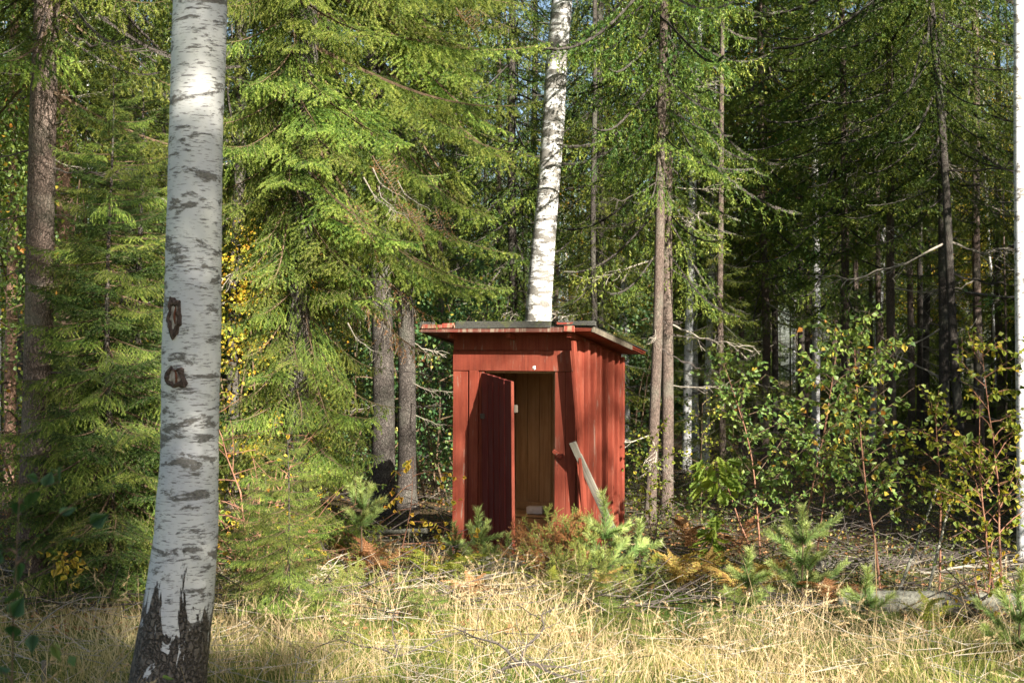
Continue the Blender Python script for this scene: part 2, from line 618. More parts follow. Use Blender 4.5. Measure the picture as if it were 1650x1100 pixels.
def build_ground():
    xs = np.concatenate([np.linspace(-260, -16, 14), np.linspace(-15, 15, 130), np.linspace(16, 260, 14)])
    ys = np.concatenate([np.linspace(-60, 2, 10), np.linspace(3, 30, 120), np.linspace(32, 90, 25), np.linspace(110, 320, 6)])
    V = np.array([[x, y, gz(x, y)] for y in ys for x in xs])
    nx = len(xs)
    F = [(j * nx + i, j * nx + i + 1, (j + 1) * nx + i + 1, (j + 1) * nx + i) for j in range(len(ys) - 1) for i in range(nx - 1)]
    s = Soup()
    s.add(V, None, F)
    o = obj('ground', s.mesh('ground', M['ground'], True))
    o['kind'] = 'structure'


build_ground()

# ------------------------------------------------------------------ spruce branches


def branch_skeleton(r, L, hang=.25, droop=.18, tip=.10, step=.07, sec=.42, ter=.06, bare=.1, terlen=.4):
    """returns wood segments (p0,p1,r0,r1) and needle segments (p0,p1,tint)"""
    W, N = [], []
    n = 12
    t = np.linspace(0, 1, n)
    ph = r.random() * 6
    zc = L * (-droop * t ** 1.2 * 1.6 + (tip + droop * .7) * t ** 3)
    yc = L * .05 * np.sin(t * 3 + ph)
    ax = np.stack([L * t, yc, zc], 1)
    rr = .0075 * L * (1 - t) ** .8 + .0015
    for i in range(n - 1):
        W.append((ax[i], ax[i + 1], rr[i], rr[i + 1]))
        if t[i] > .62:
            N.append((ax[i], ax[i + 1], .6))

    def at(u):
        f = u * (n - 1)
        i = min(int(f), n - 2)
        return ax[i] * (1 - (f - i)) + ax[i + 1] * (f - i), _norm(ax[i + 1] - ax[i])
    u = bare
    side = 1
    while u < .985:
        p, d = at(u)
        l2 = L * sec * (min(1.0, (1.04 - u) * 1.45) * min(1, .35 + (u - bare) * 3.0)) * r.uniform(.7, 1.1)
        if r.random() < .95 and l2 > .03:
            ang = R(r.uniform(42, 62))
            lat = np.array([-d[1], d[0], 0]) * side
            lat = _norm(lat)
            sd = _norm(d * math.cos(ang) + lat * math.sin(ang) + np.array([0, 0, r.uniform(-.12, .06)]))
            m = max(3, int(l2 / .07) + 1)
            pts = [p]
            q = p.copy()
            dd = sd.copy()
            for k in range(m):
                f = (k + 1) / m
                dd = _norm(dd + np.array([0, 0, -hang * (.15 + .6 * f)]) * (2.6 / m) + r.normal(size=3) * .05)
                q = q + dd * (l2 / m)
                pts.append(q.copy())
            pts = np.array(pts)
            tone = r.uniform(.25, .6)
            for k in range(m):
                W.append((pts[k], pts[k + 1], .0022, .0014))
                f = k / m
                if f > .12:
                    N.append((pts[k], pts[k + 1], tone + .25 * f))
            # tertiary twigs
            w = .12 * l2
            sd3 = 1
            while w < l2 * .93:
                f = w / l2 * m
                k = min(int(f), m - 1)
                b = pts[k] * (1 - (f - k)) + pts[k + 1] * (f - k)
                td = _norm(pts[k + 1] - pts[k])
                l3 = min(.3, (l2 - w) * terlen + .03) * r.uniform(.6, 1.15)
                lat3 = _norm(np.cross(td, np.array([0, 0, 1.0])) + 1e-6) * sd3
                t3 = _norm(td * .75 + lat3 * .8 + np.array([0, 0, -hang * r.uniform(.3, 1.1)]))
                e = b + t3 * l3 + np.array([0, 0, -hang * l3 * .3])
                mid = b + t3 * l3 * .5
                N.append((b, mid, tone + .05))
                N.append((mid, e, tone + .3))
                sd3 = -sd3
                w += ter * r.uniform(.7, 1.3)
        side = -side
        u += step / L * r.uniform(.35, .65)
    return W, N


def seg_arr(L):
    return (np.array([a[0] for a in L]), np.array([a[1] for a in L]), np.array([a[2] for a in L]))


def hi_branch(seed, L, dead=0.0, nm='needle', nl=.0125, nw=.0034, nd=850, **kw):
    r = np.random.default_rng(seed)
    W, N = branch_skeleton(r, L, **kw)
    s = Soup()
    p0, p1, r0 = seg_arr(W)
    r1 = np.array([a[3] for a in W])
    thin(s, p0, p1, r0, r1, mat=1)
    n0, n1, tt = seg_arr(N)
    if dead > 0:
        keep = r.random(len(n0)) > dead
        dd = ~keep
        thin(s, n0[dd], n1[dd], .0016, .001, mat=2)
        br = dd & (r.random(len(n0)) < .35)
        if br.any():
            needles(s, n0[br], n1[br], tt[br], 260, .014, .004, mat=3, r=r)
        n0, n1, tt = n0[keep], n1[keep], tt[keep]
    if len(n0):
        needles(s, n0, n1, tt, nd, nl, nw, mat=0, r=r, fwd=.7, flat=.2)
    return s.mesh('spruce_branch', [M[nm], M['twig'], M['deadtwig'], M['needle_dead']])


HB = [hi_branch(100 + i, 1.0 + .0 * i, hang=h, droop=d, step=.085, ter=.044, sec=sc_, terlen=.5) for i, (h, d, sc_) in enumerate(
    [(.45, .2, .46), (.75, .3, .42), (.55, .25, .5), (.95, .25, .44), (.35, .12, .46), (.8, .4, .4)])]
HBX = hi_branch(150, .7, dead=1.0, hang=.9, droop=.3, step=.05)
HBD = [hi_branch(140 + i, 1.0, dead=.72, hang=.8, droop=.4, step=.07) for i in range(2)]
HBL = [hi_branch(120 + i, 2.0, hang=h, droop=d, step=.12, ter=.06, sec=sc_, terlen=.5, nl=.0175, nw=.0046, nd=900) for i, (h, d, sc_) in enumerate(
    [(.3, .16, .36), (.5, .24, .34), (.75, .28, .36), (.35, .1, .32)])]
HY = [hi_branch(160 + i, .8, nm='needle_young', hang=.3, droop=.12, tip=.16, step=.055, ter=.04, terlen=.6, nl=.0155, nw=.0042, nd=620) for i in range(4)]


def lo_branch(seed, L, w, **kw):
    r = np.random.default_rng(seed)
    W, N = branch_skeleton(r, L, **kw)
    s = Soup()
    p0, p1, r0 = seg_arr(W[:11])
    thin(s, p0, p1, .012, .006, mat=1)
    n0, n1, tt = seg_arr(N)
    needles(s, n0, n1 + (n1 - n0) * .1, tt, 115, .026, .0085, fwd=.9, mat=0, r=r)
    return s.arrays()


LB = [lo_branch(200 + i, 1.0, .024, hang=h * .8, droop=d, step=.11, ter=.085, sec=.47, terlen=.6) for i, (h, d) in enumerate(
    [(.6, .25), (.9, .35), (.5, .15), (1.1, .4)])]


def make_crown(seed, h0, h1, lmax, n, name='crown', mats=None, top=.35, lowfac=.5):
    r = np.random.default_rng(seed)
    s = Soup()
    for i in range(n):
        f = (i + r.random()) / n
        z = h0 + (h1 - h0) * f
        L = lmax * ((1 - f) ** .75 * (1 - top) + top * (1 - f) + .04) * r.uniform(.65, 1.15)
        if f < .15:
            L *= lowfac + (1 - lowfac) * f / .15
        az = i * 2.399 + r.uniform(-.5, .5)
        pitch = R(12 - 30 * (1 - f)) + r.uniform(-.15, .15)
        m = Matrix.Translation((0, 0, z)) @ Euler((r.uniform(-.3, .3), -pitch, az)).to_matrix().to_4x4() @ Matrix.Diagonal((L, L * r.uniform(.8, 1.1), L, 1))
        s.add_xf(LB[int(r.integers(len(LB)))], m, r.uniform(-.12, .12))
    return s.mesh('spruce_crown', mats or [M['needle_far'], M['bark_dark']])


CROWNS = [make_crown(301, 3.0, 17, 2.4, 150), make_crown(302, 4.2, 19, 2.2, 140), make_crown(303, 2.0, 13, 2.1, 140),
          make_crown(304, 5.5, 20, 2.6, 135), make_crown(305, .3, 8, 1.7, 85, top=.6, lowfac=.9)]
CROWNS.append(make_crown(306, .5, 12, 2.7, 240, top=.55, lowfac=.9))


def make_trunk(seed, mat, k=14, n=34, r0=.1, flare=.35, wob=.06):
    """trunk 20 m tall, 10 cm in radius; scaled per tree"""
    s = Soup()
    z = np.concatenate([np.linspace(-.15, 1.0, 7), np.linspace(1.4, 20, n - 7)])
    r = np.random.default_rng(seed)
    ph = r.random(2) * 6
    rad = r0 * (np.clip(1 - z / 20.5, .03, 1) ** .75 * (1 + 0 * z) + flare * np.exp(-np.maximum(z, 0) / .22))
    x = .045 * np.sin(z * .5 + ph[0]) + .02 * np.sin(z * 1.3 + ph[1])
    y = .04 * np.sin(z * .4 + ph[1])
    x -= x[0]
    y -= y[0]
    tube(s, np.stack([x, y, z], 1), rad, k, wob=wob, seed=seed)
    return s.mesh('trunk', mat, True)


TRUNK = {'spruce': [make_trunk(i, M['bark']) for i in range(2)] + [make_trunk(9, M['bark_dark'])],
         'birch': [make_trunk(20 + i, M['birch_far'], flare=.2) for i in range(2)],
         'pine': [make_trunk(30, M['bark_pine'])]}


def make_dead(seed, L=1.0, mat='deadtwig', twigs=16, curl=.5):
    r = np.random.default_rng(seed)
    s = Soup()
    n = 10
    t = np.linspace(0, 1, n)
    ax = np.stack([t * L, .1 * L * np.sin(t * 4 + r.random() * 6) * t, L * (-.28 * t + .22 * t ** 2.4) + .03 * L * r.normal(size=n) * t], 1)
    tube(s, ax, .0075 * (1 - t) ** .7 + .002, 5, mat=0, wob=.3)
    P0, P1 = [], []
    for _ in range(twigs):
        f = r.uniform(.25, .98) * (n - 1)
        i = min(int(f), n - 2)
        b = ax[i] * (1 - f + i) + ax[i + 1] * (f - i)
        d = _norm(np.array([.8, r.choice([-1, 1]) * r.uniform(.3, .9), r.uniform(-.6, .3)]))
        l = L * r.uniform(.1, .34) * (1.15 - f / n * .7)
        q = b
        for k in range(3):
            d2 = _norm(d + np.array([0, 0, -.25 * curl * k]) + r.normal(size=3) * .12)
            P0.append(q)
            q = q + d2 * l / 3
            P1.append(q)
            if k and r.random() < .7:
                P0.append(q)
                P1.append(q + _norm(d2 + r.normal(size=3) * .5) * l * .3)
    thin(s, P0, P1, .0035, .0018, mat=0)
    return s.mesh('dead_branch', M[mat])


DEAD = [make_dead(400 + i) for i in range(4)]
DEADK = [make_dead(410 + i, mat='blacktwig', twigs=10) for i in range(2)]


def tree(kind, x, y, rad, label, group=None, crown=0, cscale=1.0, tilt=(0, 0), rotz=None, dead=5, dead_z=(1.2, 4), hscale=1.0,
         trunk=None, dlen=1.3, name=None, cat=None, r=rng):
    nm = name or {'spruce': 'spruce_tree', 'birch': 'birch_tree', 'pine': 'pine_tree'}[kind]
    rz = r.uniform(0, 6.28) if rotz is None else rotz
    t = thing(nm, label, cat or 'tree', (x, y, gz(x, y)), (tilt[1], tilt[0], 0), group)
    tm = trunk if trunk is not None else TRUNK[kind][int(r.integers(len(TRUNK[kind])))]
    obj('trunk', tm, t, rot=(0, 0, rz), scale=(rad * 10, rad * 10, hscale))
    if crown is not None:
        obj('crown', crown if not isinstance(crown, int) else CROWNS[crown], t, rot=(0, 0, rz * 1.7), scale=(cscale, cscale, hscale))
    for i in range(dead):
        z = r.uniform(*dead_z)
        a = r.uniform(0, 6.28)
        sc_ = dlen * r.uniform(.55, 1.2)
        obj('dead_branch', DEAD[int(r.integers(4))] if r.random() < .7 else DEADK[int(r.integers(2))], t,
            (math.cos(a) * rad * .6, math.sin(a) * rad * .6, z), (r.uniform(-.5, .5), r.uniform(-.15, .35), a), (sc_,) * 3)
    return t


def px_tree(kind, x0, x1, yb_d, wpx, label, **kw):
    """trunk that crosses photo column x0 at row 0 and x1 at its base; yb_d = distance; wpx = width in photo pixels"""
    d = yb_d
    xb = X(x1, d)
    xt = X(x0, d)
    ztop = Z(0, d)
    return tree(kind, xb, d, wpx / F * d / 2, label, tilt=(math.atan2(xt - xb, ztop), 0), **kw)


# --- birch crown (leafy) for far deciduous trees
def make_leafy_crown(seed, h0, h1, rad, n, mat='leaf_green', size=.06, ydrift=0):
    r = np.random.default_rng(seed)
    s = Soup()
    P0, P1, LP, LD = [], [], [], []
    nb = int((h1 - h0) * 6)
    for i in range(nb):
        z = h0 + (h1 - h0) * i / nb
        a = i * 2.4 + r.uniform(-.4, .4)
        f = i / nb
        L = rad * (math.sin(min(1, f + .25) * math.pi) * .7 + .35) * r.uniform(.5, 1.1)
        q = np.array([0, 0, z])
        d = np.array([math.cos(a), math.sin(a), .6])
        for k in range(6):
            d = _norm(d + np.array([0, 0, -.16]) + r.normal(size=3) * .12)
            q2 = q + d * L / 6
            P0.append(q)
            P1.append(q2)
            m = int(n / nb / 6 * (1.6 if k > 1 else .3))
            for _ in range(m):
                LP.append(q2 + r.normal(size=3) * np.array([.2, .2, .22]) * (.4 + L * .3))
            q = q2
    thin(s, P0, P1, .012, .006, mat=1)
    LP = np.array(LP)
    LD = r.normal(size=LP.shape) + np.array([0, 0, -.7])
    leaves(s, LP, LD, r.normal(size=LP.shape) * .6 + np.array([0, 0, .6]), size * (.7 + .6 * r.random(len(LP))), np.clip(r.normal(.5, .25, len(LP)) + .0, 0, 1), r=r)
    return s.mesh('leafy_crown', [M[mat], M['twig']])


LEAFY = [make_leafy_crown(501, 4, 14, 2.0, 9000), make_leafy_crown(502, 3, 11, 1.8, 8000, 'leaf_yellow', .055)]

# ------------------------------------------------------------------ trees that the photograph shows one by one
# 1. foreground birch


def path_trunk(pts, d, ztop, mat, k=28, n=90, wob=.03, seed=0, flare=None):
    """trunk mesh following photo centre points (px,py,width) at distance d, relative to its base"""
    zb = np.array([Z(p[1], d) for p in pts][::-1])
    xb = np.array([X(p[0], d) for p in pts][::-1])
    wb = np.array([p[2] / F * d / 2 for p in pts][::-1])
    z = np.concatenate([np.linspace(-.15, Z(0, d), n), np.linspace(Z(0, d) + .5, ztop, 16)])
    slope = (xb[-1] - xb[-2]) / (zb[-1] - zb[-2])
    x = np.interp(z, zb, xb)
    x = np.where(z > zb[-1], xb[-1] + (z - zb[-1]) * slope * .6, x)
    lo = (xb[1] - xb[0]) / (zb[1] - zb[0])
    x = np.where(z < zb[0], xb[0] + (z - zb[0]) * lo, x)
    w = np.interp(z, zb, wb)
    w = np.where(z > zb[-1], wb[-1] * np.clip(1 - (z - zb[-1]) / (ztop - zb[-1]), .06, 1) ** .8, w)
    x0 = x[0]
    y = .03 * np.sin(z * 1.3)
    s = Soup()
    tube(s, np.stack([x - x0, y, z], 1), w, k, wob=wob, seed=seed)
    return s.mesh('trunk', mat, True), x0, x - x0, z, w


me, bx, cx, cz, cw = path_trunk([(322, 0, 85), (313, 300, 87), (309, 480, 91), (308, 520, 93), (305, 640, 92), (303, 760, 95), (299, 860, 101), (290, 950, 111), (278, 1050, 117), (268, 1150, 130)],
                                7.2, 16, M['birch'], k=40, n=130, wob=.045, seed=3)
fb = thing('birch_tree', 'large white birch in the left foreground with black fissured bark at its foot', 'tree', (bx, 7.2, 0))
obj('trunk', me, fb)
obj('crown', LEAFY[0], fb, loc=(cx[-8], 0, 4.6), scale=(1.4, 1.4, 1.1))


def scar(px, py, w, h, parent, x0, y0, d, seed, drip=0):
    """broken bark blister: raised ragged rim round a hollow with pale wood"""
    r = np.random.default_rng(seed)
    ring = 22
    V, F3, F4 = [], [], []
    prof = [(1.3, -.004), (1.15, .006), (.95, .015), (.8, .012), (.68, .002), (.35, .006), (0.0, .009)]
    for q, (f, dep) in enumerate(prof[:-1]):
        for k in range(ring):
            a = k / ring * 2 * math.pi
            jag = (1 + .22 * math.sin(a * 2 + seed) + .12 * math.sin(a * 5 + seed * 2)) * (1 + (.3 * r.random() - .15))
            V.append((math.cos(a) * w * f * jag, -dep * (1 + .7 * r.normal() * (.4 if 0 < q < 4 else .1)), math.sin(a) * h * f * jag))
    V.append((0, -prof[-1][1], 0))
    for q in range(len(prof) - 2):
        for k in range(ring):
            k2 = (k + 1) % ring
            F4.append((q * ring + k, q * ring + k2, (q + 1) * ring + k2, (q + 1) * ring + k))
    b = (len(prof) - 2) * ring
    F3 = [(b + k, b + (k + 1) % ring, len(V) - 1) for k in range(ring)]
    s = Soup()
    V = np.array(V)
    # follow the round of the trunk
    s.add(V[:5 * ring], None, F4[:ring * 4], mat=0)
    s2 = Soup()
    s2.add(V[4 * ring:], np.array(F3) - 4 * ring, np.array(F4[ring * 4:]) - 4 * ring, mat=0)
    pz = Z(py, d)
    i = int(np.argmin(abs(cz - pz)))
    off = X(px, d) - (parent.location.x + cx[i])
    rr = cw[i]
    aa = math.asin(max(-.95, min(.95, off / rr)))
    loc = (cx[i] + math.sin(aa) * rr * .985, -math.cos(aa) * rr * .985 + .03 * math.sin(cz[i] * 1.3), pz)
    o = obj('bark_scar', s.mesh('bark_scar', M['knotdark'], False), parent, loc, (0, 0, aa))
    obj('bare_wood', s2.mesh('bare_wood', M['knot'], False), o)
    s3 = Soup()
    zz = np.linspace(-h * .6, h * .75, 9)
    tube(s3, np.stack([w * (.3 + .1 * np.sin(zz * 60 + seed)), -.012 + 0 * zz, zz], 1), w * .16 * np.sin(np.linspace(.25, 2.9, 9)), 7, wob=.3)
    obj('split', s3.mesh('split', M['knotred'], True), o)
    return o


scar(289, 511, .042, .068, fb, 0, 0, 7.2, 5)
scar(290, 608, .04, .052, fb, 0, 0, 7.2, 8)

# 2. big spruce trunk at the far left
me, bx, sx_, sz_, sw_ = path_trunk([(72, 0, 40), (66, 300, 43), (62, 500, 45), (57, 700, 47), (54, 850, 49), (52, 950, 56), (51, 985, 66)], 11.2, 17, M['bark'], k=24, n=60, wob=.05, seed=8)
t = thing('spruce_tree', 'thick grey-brown spruce at the left edge with bare lower trunk and snapped branch stubs', 'tree', (bx, 11.2, 0))
obj('trunk', me, t)
obj('crown', CROWNS[1], t, (sx_[-10], 0, 0), (0, 0, 1.0), (1, 1, 1))
for i, (py, a, l, dk) in enumerate([(20, 20, .5, 0), (90, -8, .45, 0), (92, 190, .7, 1), (150, 12, .4, 0), (240, 185, .8, 1), (255, -15, .35, 0), (345, 10, .35, 1), (345, 182, .6, 1),
                                    (560, -5, .9, 1), (600, 5, 1.2, 1), (270, -30, .9, 1), (430, 200, .5, 1), (-60, -20, 1.6, 1), (-40, -60, 1.4, 1), (40, -35, 1.3, 1), (5, -120, 1.2, 1)]):
    z = Z(py, 11.2)
    k = int(np.argmin(abs(sz_ - z)))
    obj('dead_branch', (DEADK if dk else DEAD)[i % 2], t, (sx_[k] + math.cos(R(a)) * sw_[k] * .8, math.sin(R(a)) * sw_[k] * .8, z), (0, .2 * ((i % 3) - 1), R(a)), (l,) * 3)
for i in range(16):
    z = 4.0 + .25 * i
    a = i * 2.399
    L = 1.5
    obj('branch', HB[i % 6], t, (sx_[40], 0, z), (0, R(14), a), (L,) * 3)

# 3. the large spruce whose lit branches fill the middle left
H1D = 11.9
t = thing('spruce_tree', 'large spruce with drooping sunlit branches reaching over towards the red hut', 'tree', (X(478, H1D), H1D, 0))
obj('trunk', TRUNK['spruce'][2], t, scale=(1.1, 1.1, .9))
rr_ = np.random.default_rng(33)
nb = 0
for i in range(265):
    f = i / 265
    z = .35 + 8.2 * f
    a = (i * 2.399963 + rr_.uniform(-.3, .3)) % (2 * math.pi)
    toward_right = max(0, math.cos(a))
    # silhouette read from the photo: long high branches on the right, shorter near the foot
    if z < 1.2:
        L = .55 + .35 * rr_.random()
    elif z < 2.3:
        L = .8 + .28 * toward_right * rr_.uniform(.4, 1)
    elif z < 3.05:
        L = .8 + .15 * toward_right
    else:
        L = 1.15 + .95 * toward_right * rr_.uniform(.5, 1.1)
    if math.cos(a) < -.3:
        L = min(L, .95)
    pitch = R(rr_.uniform(-40, 2)) if z < 5 else R(rr_.uniform(-20, 5))
    me = HB[int(rr_.integers(6))]
    if z > 2.2 and z < 3.9 and toward_right > .7 and rr_.random() < .22:
        me = HBD[int(rr_.integers(2))]
    if L > 1.15 and me not in HBD:
        me = HBL[int(rr_.integers(4))]
        L = L / 2
    obj('branch', me, t, (0, 0, z), (rr_.uniform(-.35, .35), -pitch, a), (L, L * .9, L * 1.05))
obj('crown', CROWNS[2], t, (0, 0, 6.6), scale=(.75, .75, .8))
# brown dead tips and grey bare sprays seen against the light in front
for px, py, a, l, dz in [(600, 270, -70, .45, 0), (585, 285, -40, .5, 0), (610, 300, -95, .42, 0), (560, 520, -50, .4, 0), (640, 290, -60, .4, 0)]:
    obj('dead_branch', DEAD[0 if a > -80 else 2], t, (X(px, 11.0) - t.location.x, 11.0 - H1D, Z(py, 11.0)), (a * .02, .8, R(a + 40)), (l, l * 1.5, l))

for px, py, a, l in [(640, 318, -60, .55), (655, 335, -100, .5), (735, 10, -90, .6), (560, 322, -70, .6), (700, 330, -50, .5), (600, 250, -90, .7)]:
    obj('dead_branch', HBX, t, (X(px, 10.7) - t.location.x, 10.7 - H1D, Z(py, 10.7)), (a * .03, 1.0, R(a + 50)), (l,) * 3)

# 4. young dark spruces between the left trunk and the foreground birch
rr_ = np.random.default_rng(55)


def young_spruce(px, d, H, lmax, label, n=85, rad=.035, br=None, z0=.3):
    t = thing('young_spruce', label, 'tree', (X(px, d), d, 0))
    s = Soup()
    z = np.linspace(-.1, H, 14)
    tube(s, np.stack([.02 * np.sin(z * 2), .02 * np.cos(z * 2), z], 1), rad * (1.05 - z / H * .95), 8)
    obj('trunk', s.mesh('trunk', M['bark_dark'], True), t)
    for i in range(n):
        f = i / n
        zz = z0 + (H - z0) * f ** 1.1
        L = (lmax * (1 - f) ** .7 + .12) * rr_.uniform(.7, 1.1)
        a = i * 2.399 + rr_.uniform(-.3, .3)
        obj('branch', (br or HY)[int(rr_.integers(len(br or HY)))], t, (0, 0, zz), (rr_.uniform(-.3, .3), R(22 - 45 * f), a), (L / .8,) * 3)
    return t


young_spruce(176, 10.9, 4.05, .9, 'dark young spruce between the left spruce trunk and the foreground birch', 190, br=HY + HB[:4])
young_spruce(225, 12.3, 4.6, 1.0, 'taller dark spruce half hidden behind the foreground birch', 150, .05, br=HY + HB[:3])
young_spruce(125, 13.6, 3.2, .7, 'small dark spruce behind the thick left trunk', 110, .03)
young_spruce(462, 9.6, 1.3, .34, 'little sunlit spruce with hanging twigs at the foot of the large spruce', 85, .015, br=HB, z0=.03)
young_spruce(425, 10.3, 1.0, .27, 'small shaggy spruce sapling left of the little sunlit one', 60, .015, br=HB, z0=.05)

# 5. two dark trunks left of the hut
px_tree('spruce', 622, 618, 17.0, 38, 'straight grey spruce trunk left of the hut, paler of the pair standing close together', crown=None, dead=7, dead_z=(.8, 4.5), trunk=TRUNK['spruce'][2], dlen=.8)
tt = bpy.data.objects[[o.name for o in bpy.data.objects if o.name.startswith('spruce_tree')][-1]]
for i in range(48):
    z = 4.3 + i * .12
    a = rr_.uniform(-2.4, 1.2)
    L = 1.6 + rr_.random() * .9
    obj('branch', HBL[int(rr_.integers(4))], tt, (0, 0, z), (rr_.uniform(-.3, .3), R(rr_.uniform(14, 42)), a), (L / 2,) * 3)
obj('crown', CROWNS[1], tt, (0, 0, 5.2), scale=(1.1, 1.1, .9))
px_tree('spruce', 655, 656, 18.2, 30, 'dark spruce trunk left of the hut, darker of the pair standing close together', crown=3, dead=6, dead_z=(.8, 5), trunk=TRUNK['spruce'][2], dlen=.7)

# 6. birch behind the hut
me, bx, _, _, _ = path_trunk([(906, 0, 33), (897, 100, 35), (893, 180, 37), (886, 280, 35), (878, 370, 37), (871, 450, 40), (867, 520, 43), (858, 650, 44), (848, 840, 46)], 17.0, 17, M['birch_mid'], k=20, n=70, wob=.05, seed=14)
t = thing('birch_tree', 'leaning white birch rising right behind the hut roof', 'tree', (bx, 17.0, 0))
obj('trunk', me, t)
obj('crown', LEAFY[0], t, (.6, 0, 3.5), scale=(1, 1, 1))

# 7. the pair right of the hut
px_tree('spruce', 1070, 1046, 16.4, 18, 'sunlit slim spruce just right of the hut, left of the leaning pair', crown=1, dead=9, dead_z=(1, 5), dlen=.9, trunk=TRUNK['spruce'][0], cscale=.8)
px_tree('spruce', 1088, 1074, 17.2, 20, 'thicker spruce just right of the hut, right of the leaning pair', crown=0, dead=9, dead_z=(1.5, 5.5), dlen=1.0, trunk=TRUNK['spruce'][1], cscale=.8)
# white thin birches behind that pair
for x0, x1, d, w, lab in [(1135, 1106, 25, 15, 'pale thin birch in the gap right of the spruce pair, leftmost of three'),
                          (1128, 1121, 27, 13, 'pale thin birch in the gap right of the spruce pair, middle of three'),
                          (1150, 1137, 26, 12, 'pale thin birch in the gap right of the spruce pair, rightmost of three'),
                          (1030, 985, 28, 12, 'thin birch whose bright upper trunk leans right above the hut'),
                          (1310, 1314, 27, 14, 'thin white birch in the dark wood behind the green birch sapling'),
                          (1000, 1012, 33, 10, 'slender distant birch showing above the right end of the roof')]:
    px_tree('birch', x0, x1, d, w, lab, crown=LEAFY[0 if d != 28 else 1], dead=2, dead_z=(3, 6))
px_tree('birch', 1650, 1648, 12.4, 22, 'white birch trunk cut by the right edge of the picture', crown=None, dead=0)
obj('crown', LEAFY[0], bpy.data.objects[[o.name for o in bpy.data.objects if o.name.startswith('birch_tree')][-1]], (0, 0, 3.0))

# 8. single trunks in the right-hand wood
for kind, x0, x1, d, w, cr, lab in [
    ('spruce', 1355, 1362, 23, 15, 0, 'dark straight spruce behind the green birch sapling with long bare side branches'),
    ('spruce', 1513, 1522, 21, 17, 1, 'spruce at the right with its sunlit trunk left of a leaning neighbour'),
    ('spruce', 1500, 1553, 19.5, 15, 3, 'thin spruce at the right leaning left into its neighbour'),
    ('spruce', 1570, 1578, 23.5, 15, 1, 'spruce with patchy lit trunk near the right edge'),
    ('spruce', 1232, 1232, 25, 14, 0, 'dark slim spruce left of the birch sapling, left of a close pair'),
    ('spruce', 1250, 1248, 27, 11, 1, 'dark thin spruce left of the birch sapling, right of a close pair'),
    ('spruce', 1292, 1290, 29, 12, 3, 'dark thin spruce standing behind the birch sapling crown'),
    ('spruce', 1440, 1438, 22, 15, 1, 'bare dark trunk behind the right half of the birch sapling'),
    ('spruce', 1415, 1420, 26, 10, 3, 'slender dark trunk just left of the bare dark trunk'),
    ('spruce', 1385, 1382, 30, 9, 1, 'very thin far trunk between the straight spruce and the slender one'),
    ('spruce', 1195, 1196, 27, 10, 0, 'thin trunk far behind the oak sapling'),
    ('spruce', 1490, 1480, 28, 10, 3, 'thin far trunk left of the sunlit right-hand spruce'),
    ('spruce', 832, 830, 26, 16, 0, 'dark trunk seen above the roof left of the leaning birch'),
    ('spruce', 803, 806, 29, 10, 1, 'thin dark trunk seen above the roof, leftmost there'),
    ('spruce', 985, 985, 30, 10, 3, 'thin brownish trunk seen above the right end of the roof'),
    ('pine', 34, 18, 19, 20, 1, 'pinkish sunlit pine trunk at the left edge'),
    ('pine', 118, 108, 17.5, 32, 3, 'pinkish sunlit pine trunk just right of the thick left spruce'),
]:
    px_tree(kind, x0, x1, d, w, lab, crown=cr, dead=6, dead_z=(1.0, 6), dlen=1.5)

for px, d, cr, lab in [(205, 17.5, 1, 'spruce close behind the foreground birch, its crown filling the gap at the top left'),
                       (262, 21.5, 0, 'spruce farther back behind the foreground birch, seen left of the large spruce'),
                       (375, 18.5, 1, 'spruce right behind the foreground birch, its trunk hidden by yellow leaves'),
                       (430, 23.5, 5, 'bushy spruce behind the large spruce, low branches reaching the ground'),
                       (330, 27.0, 5, 'dense spruce far behind the foreground birch'),
                       (90, 24.0, 0, 'spruce behind the two pinkish pine trunks')]:
    tree('spruce', X(px, d), d, .09, lab, crown=cr, cscale=1.0, hscale=1.05, dead=5, dead_z=(1, 5))

# 9. small lit spruces on the right
for px, d, sc_, lab in [(1165, 19.5, .62, 'bushy sunlit spruce right of the trunk pair'),
                        (960, 21, .8, 'dark bushy spruce behind the right side of the roof')]:
    tree('spruce', X(px, d), d, .05, lab, crown=4, cscale=sc_ * 1.1, hscale=sc_, dead=0, name='young_spruce')

# ------------------------------------------------------------------ the wood behind: spruces and birches, each its own tree
rw = np.random.default_rng(77)
placed = [(X(478, H1D), H1D), (X(620, 17), 17), (0, 13.5)]
for o in bpy.data.objects:
    if o.parent is None and o.get('category') == 'tree':
        placed.append((o.location.x, o.location.y))
cnt = 0
tries = 0
while cnt < 235 and tries < 9000:
    tries += 1
    y = 23 + 54 * rw.random() ** 1.05
    x = rw.uniform(-1, 1) * (.37 * y + 6)
    if any((x - a) ** 2 + (y - b) ** 2 < 2.2 for a, b in placed):
        continue
    placed.append((x, y))
    u = rw.random()
    if abs(x / y * F + 825 - 815) < 75 and y < 60:
        u = .1
    if u < .8:
        c = int(rw.choice([0, 1, 2, 3, 3, 1, 4, 2]))
        if y > 40 and c in (2, 4):
            c = 5
        s_ = rw.uniform(.8, 1.15)
        tree('spruce', x, y, rw.uniform(.055, .11), 'spruce among the many in the dense wood behind the clearing', 'spruces of the dense wood behind the clearing',
             crown=c, cscale=s_ * rw.uniform(.65, .95), hscale=s_ if c != 4 else s_ * rw.uniform(.6, 1.1), dead=4 if y < 38 else 0, dead_z=(.8, 5), dlen=1.6, r=rw,
             tilt=(rw.normal() * .015, 0))
    else:
        tree('birch', x, y, rw.uniform(.04, .09), 'pale birch among the spruces of the dense wood behind the clearing', 'birches of the dense wood behind the clearing',
             crown=LEAFY[int(rw.integers(2))], cscale=rw.uniform(.9, 1.2), dead=0, tilt=(rw.normal() * .03, 0), r=rw)
    cnt += 1

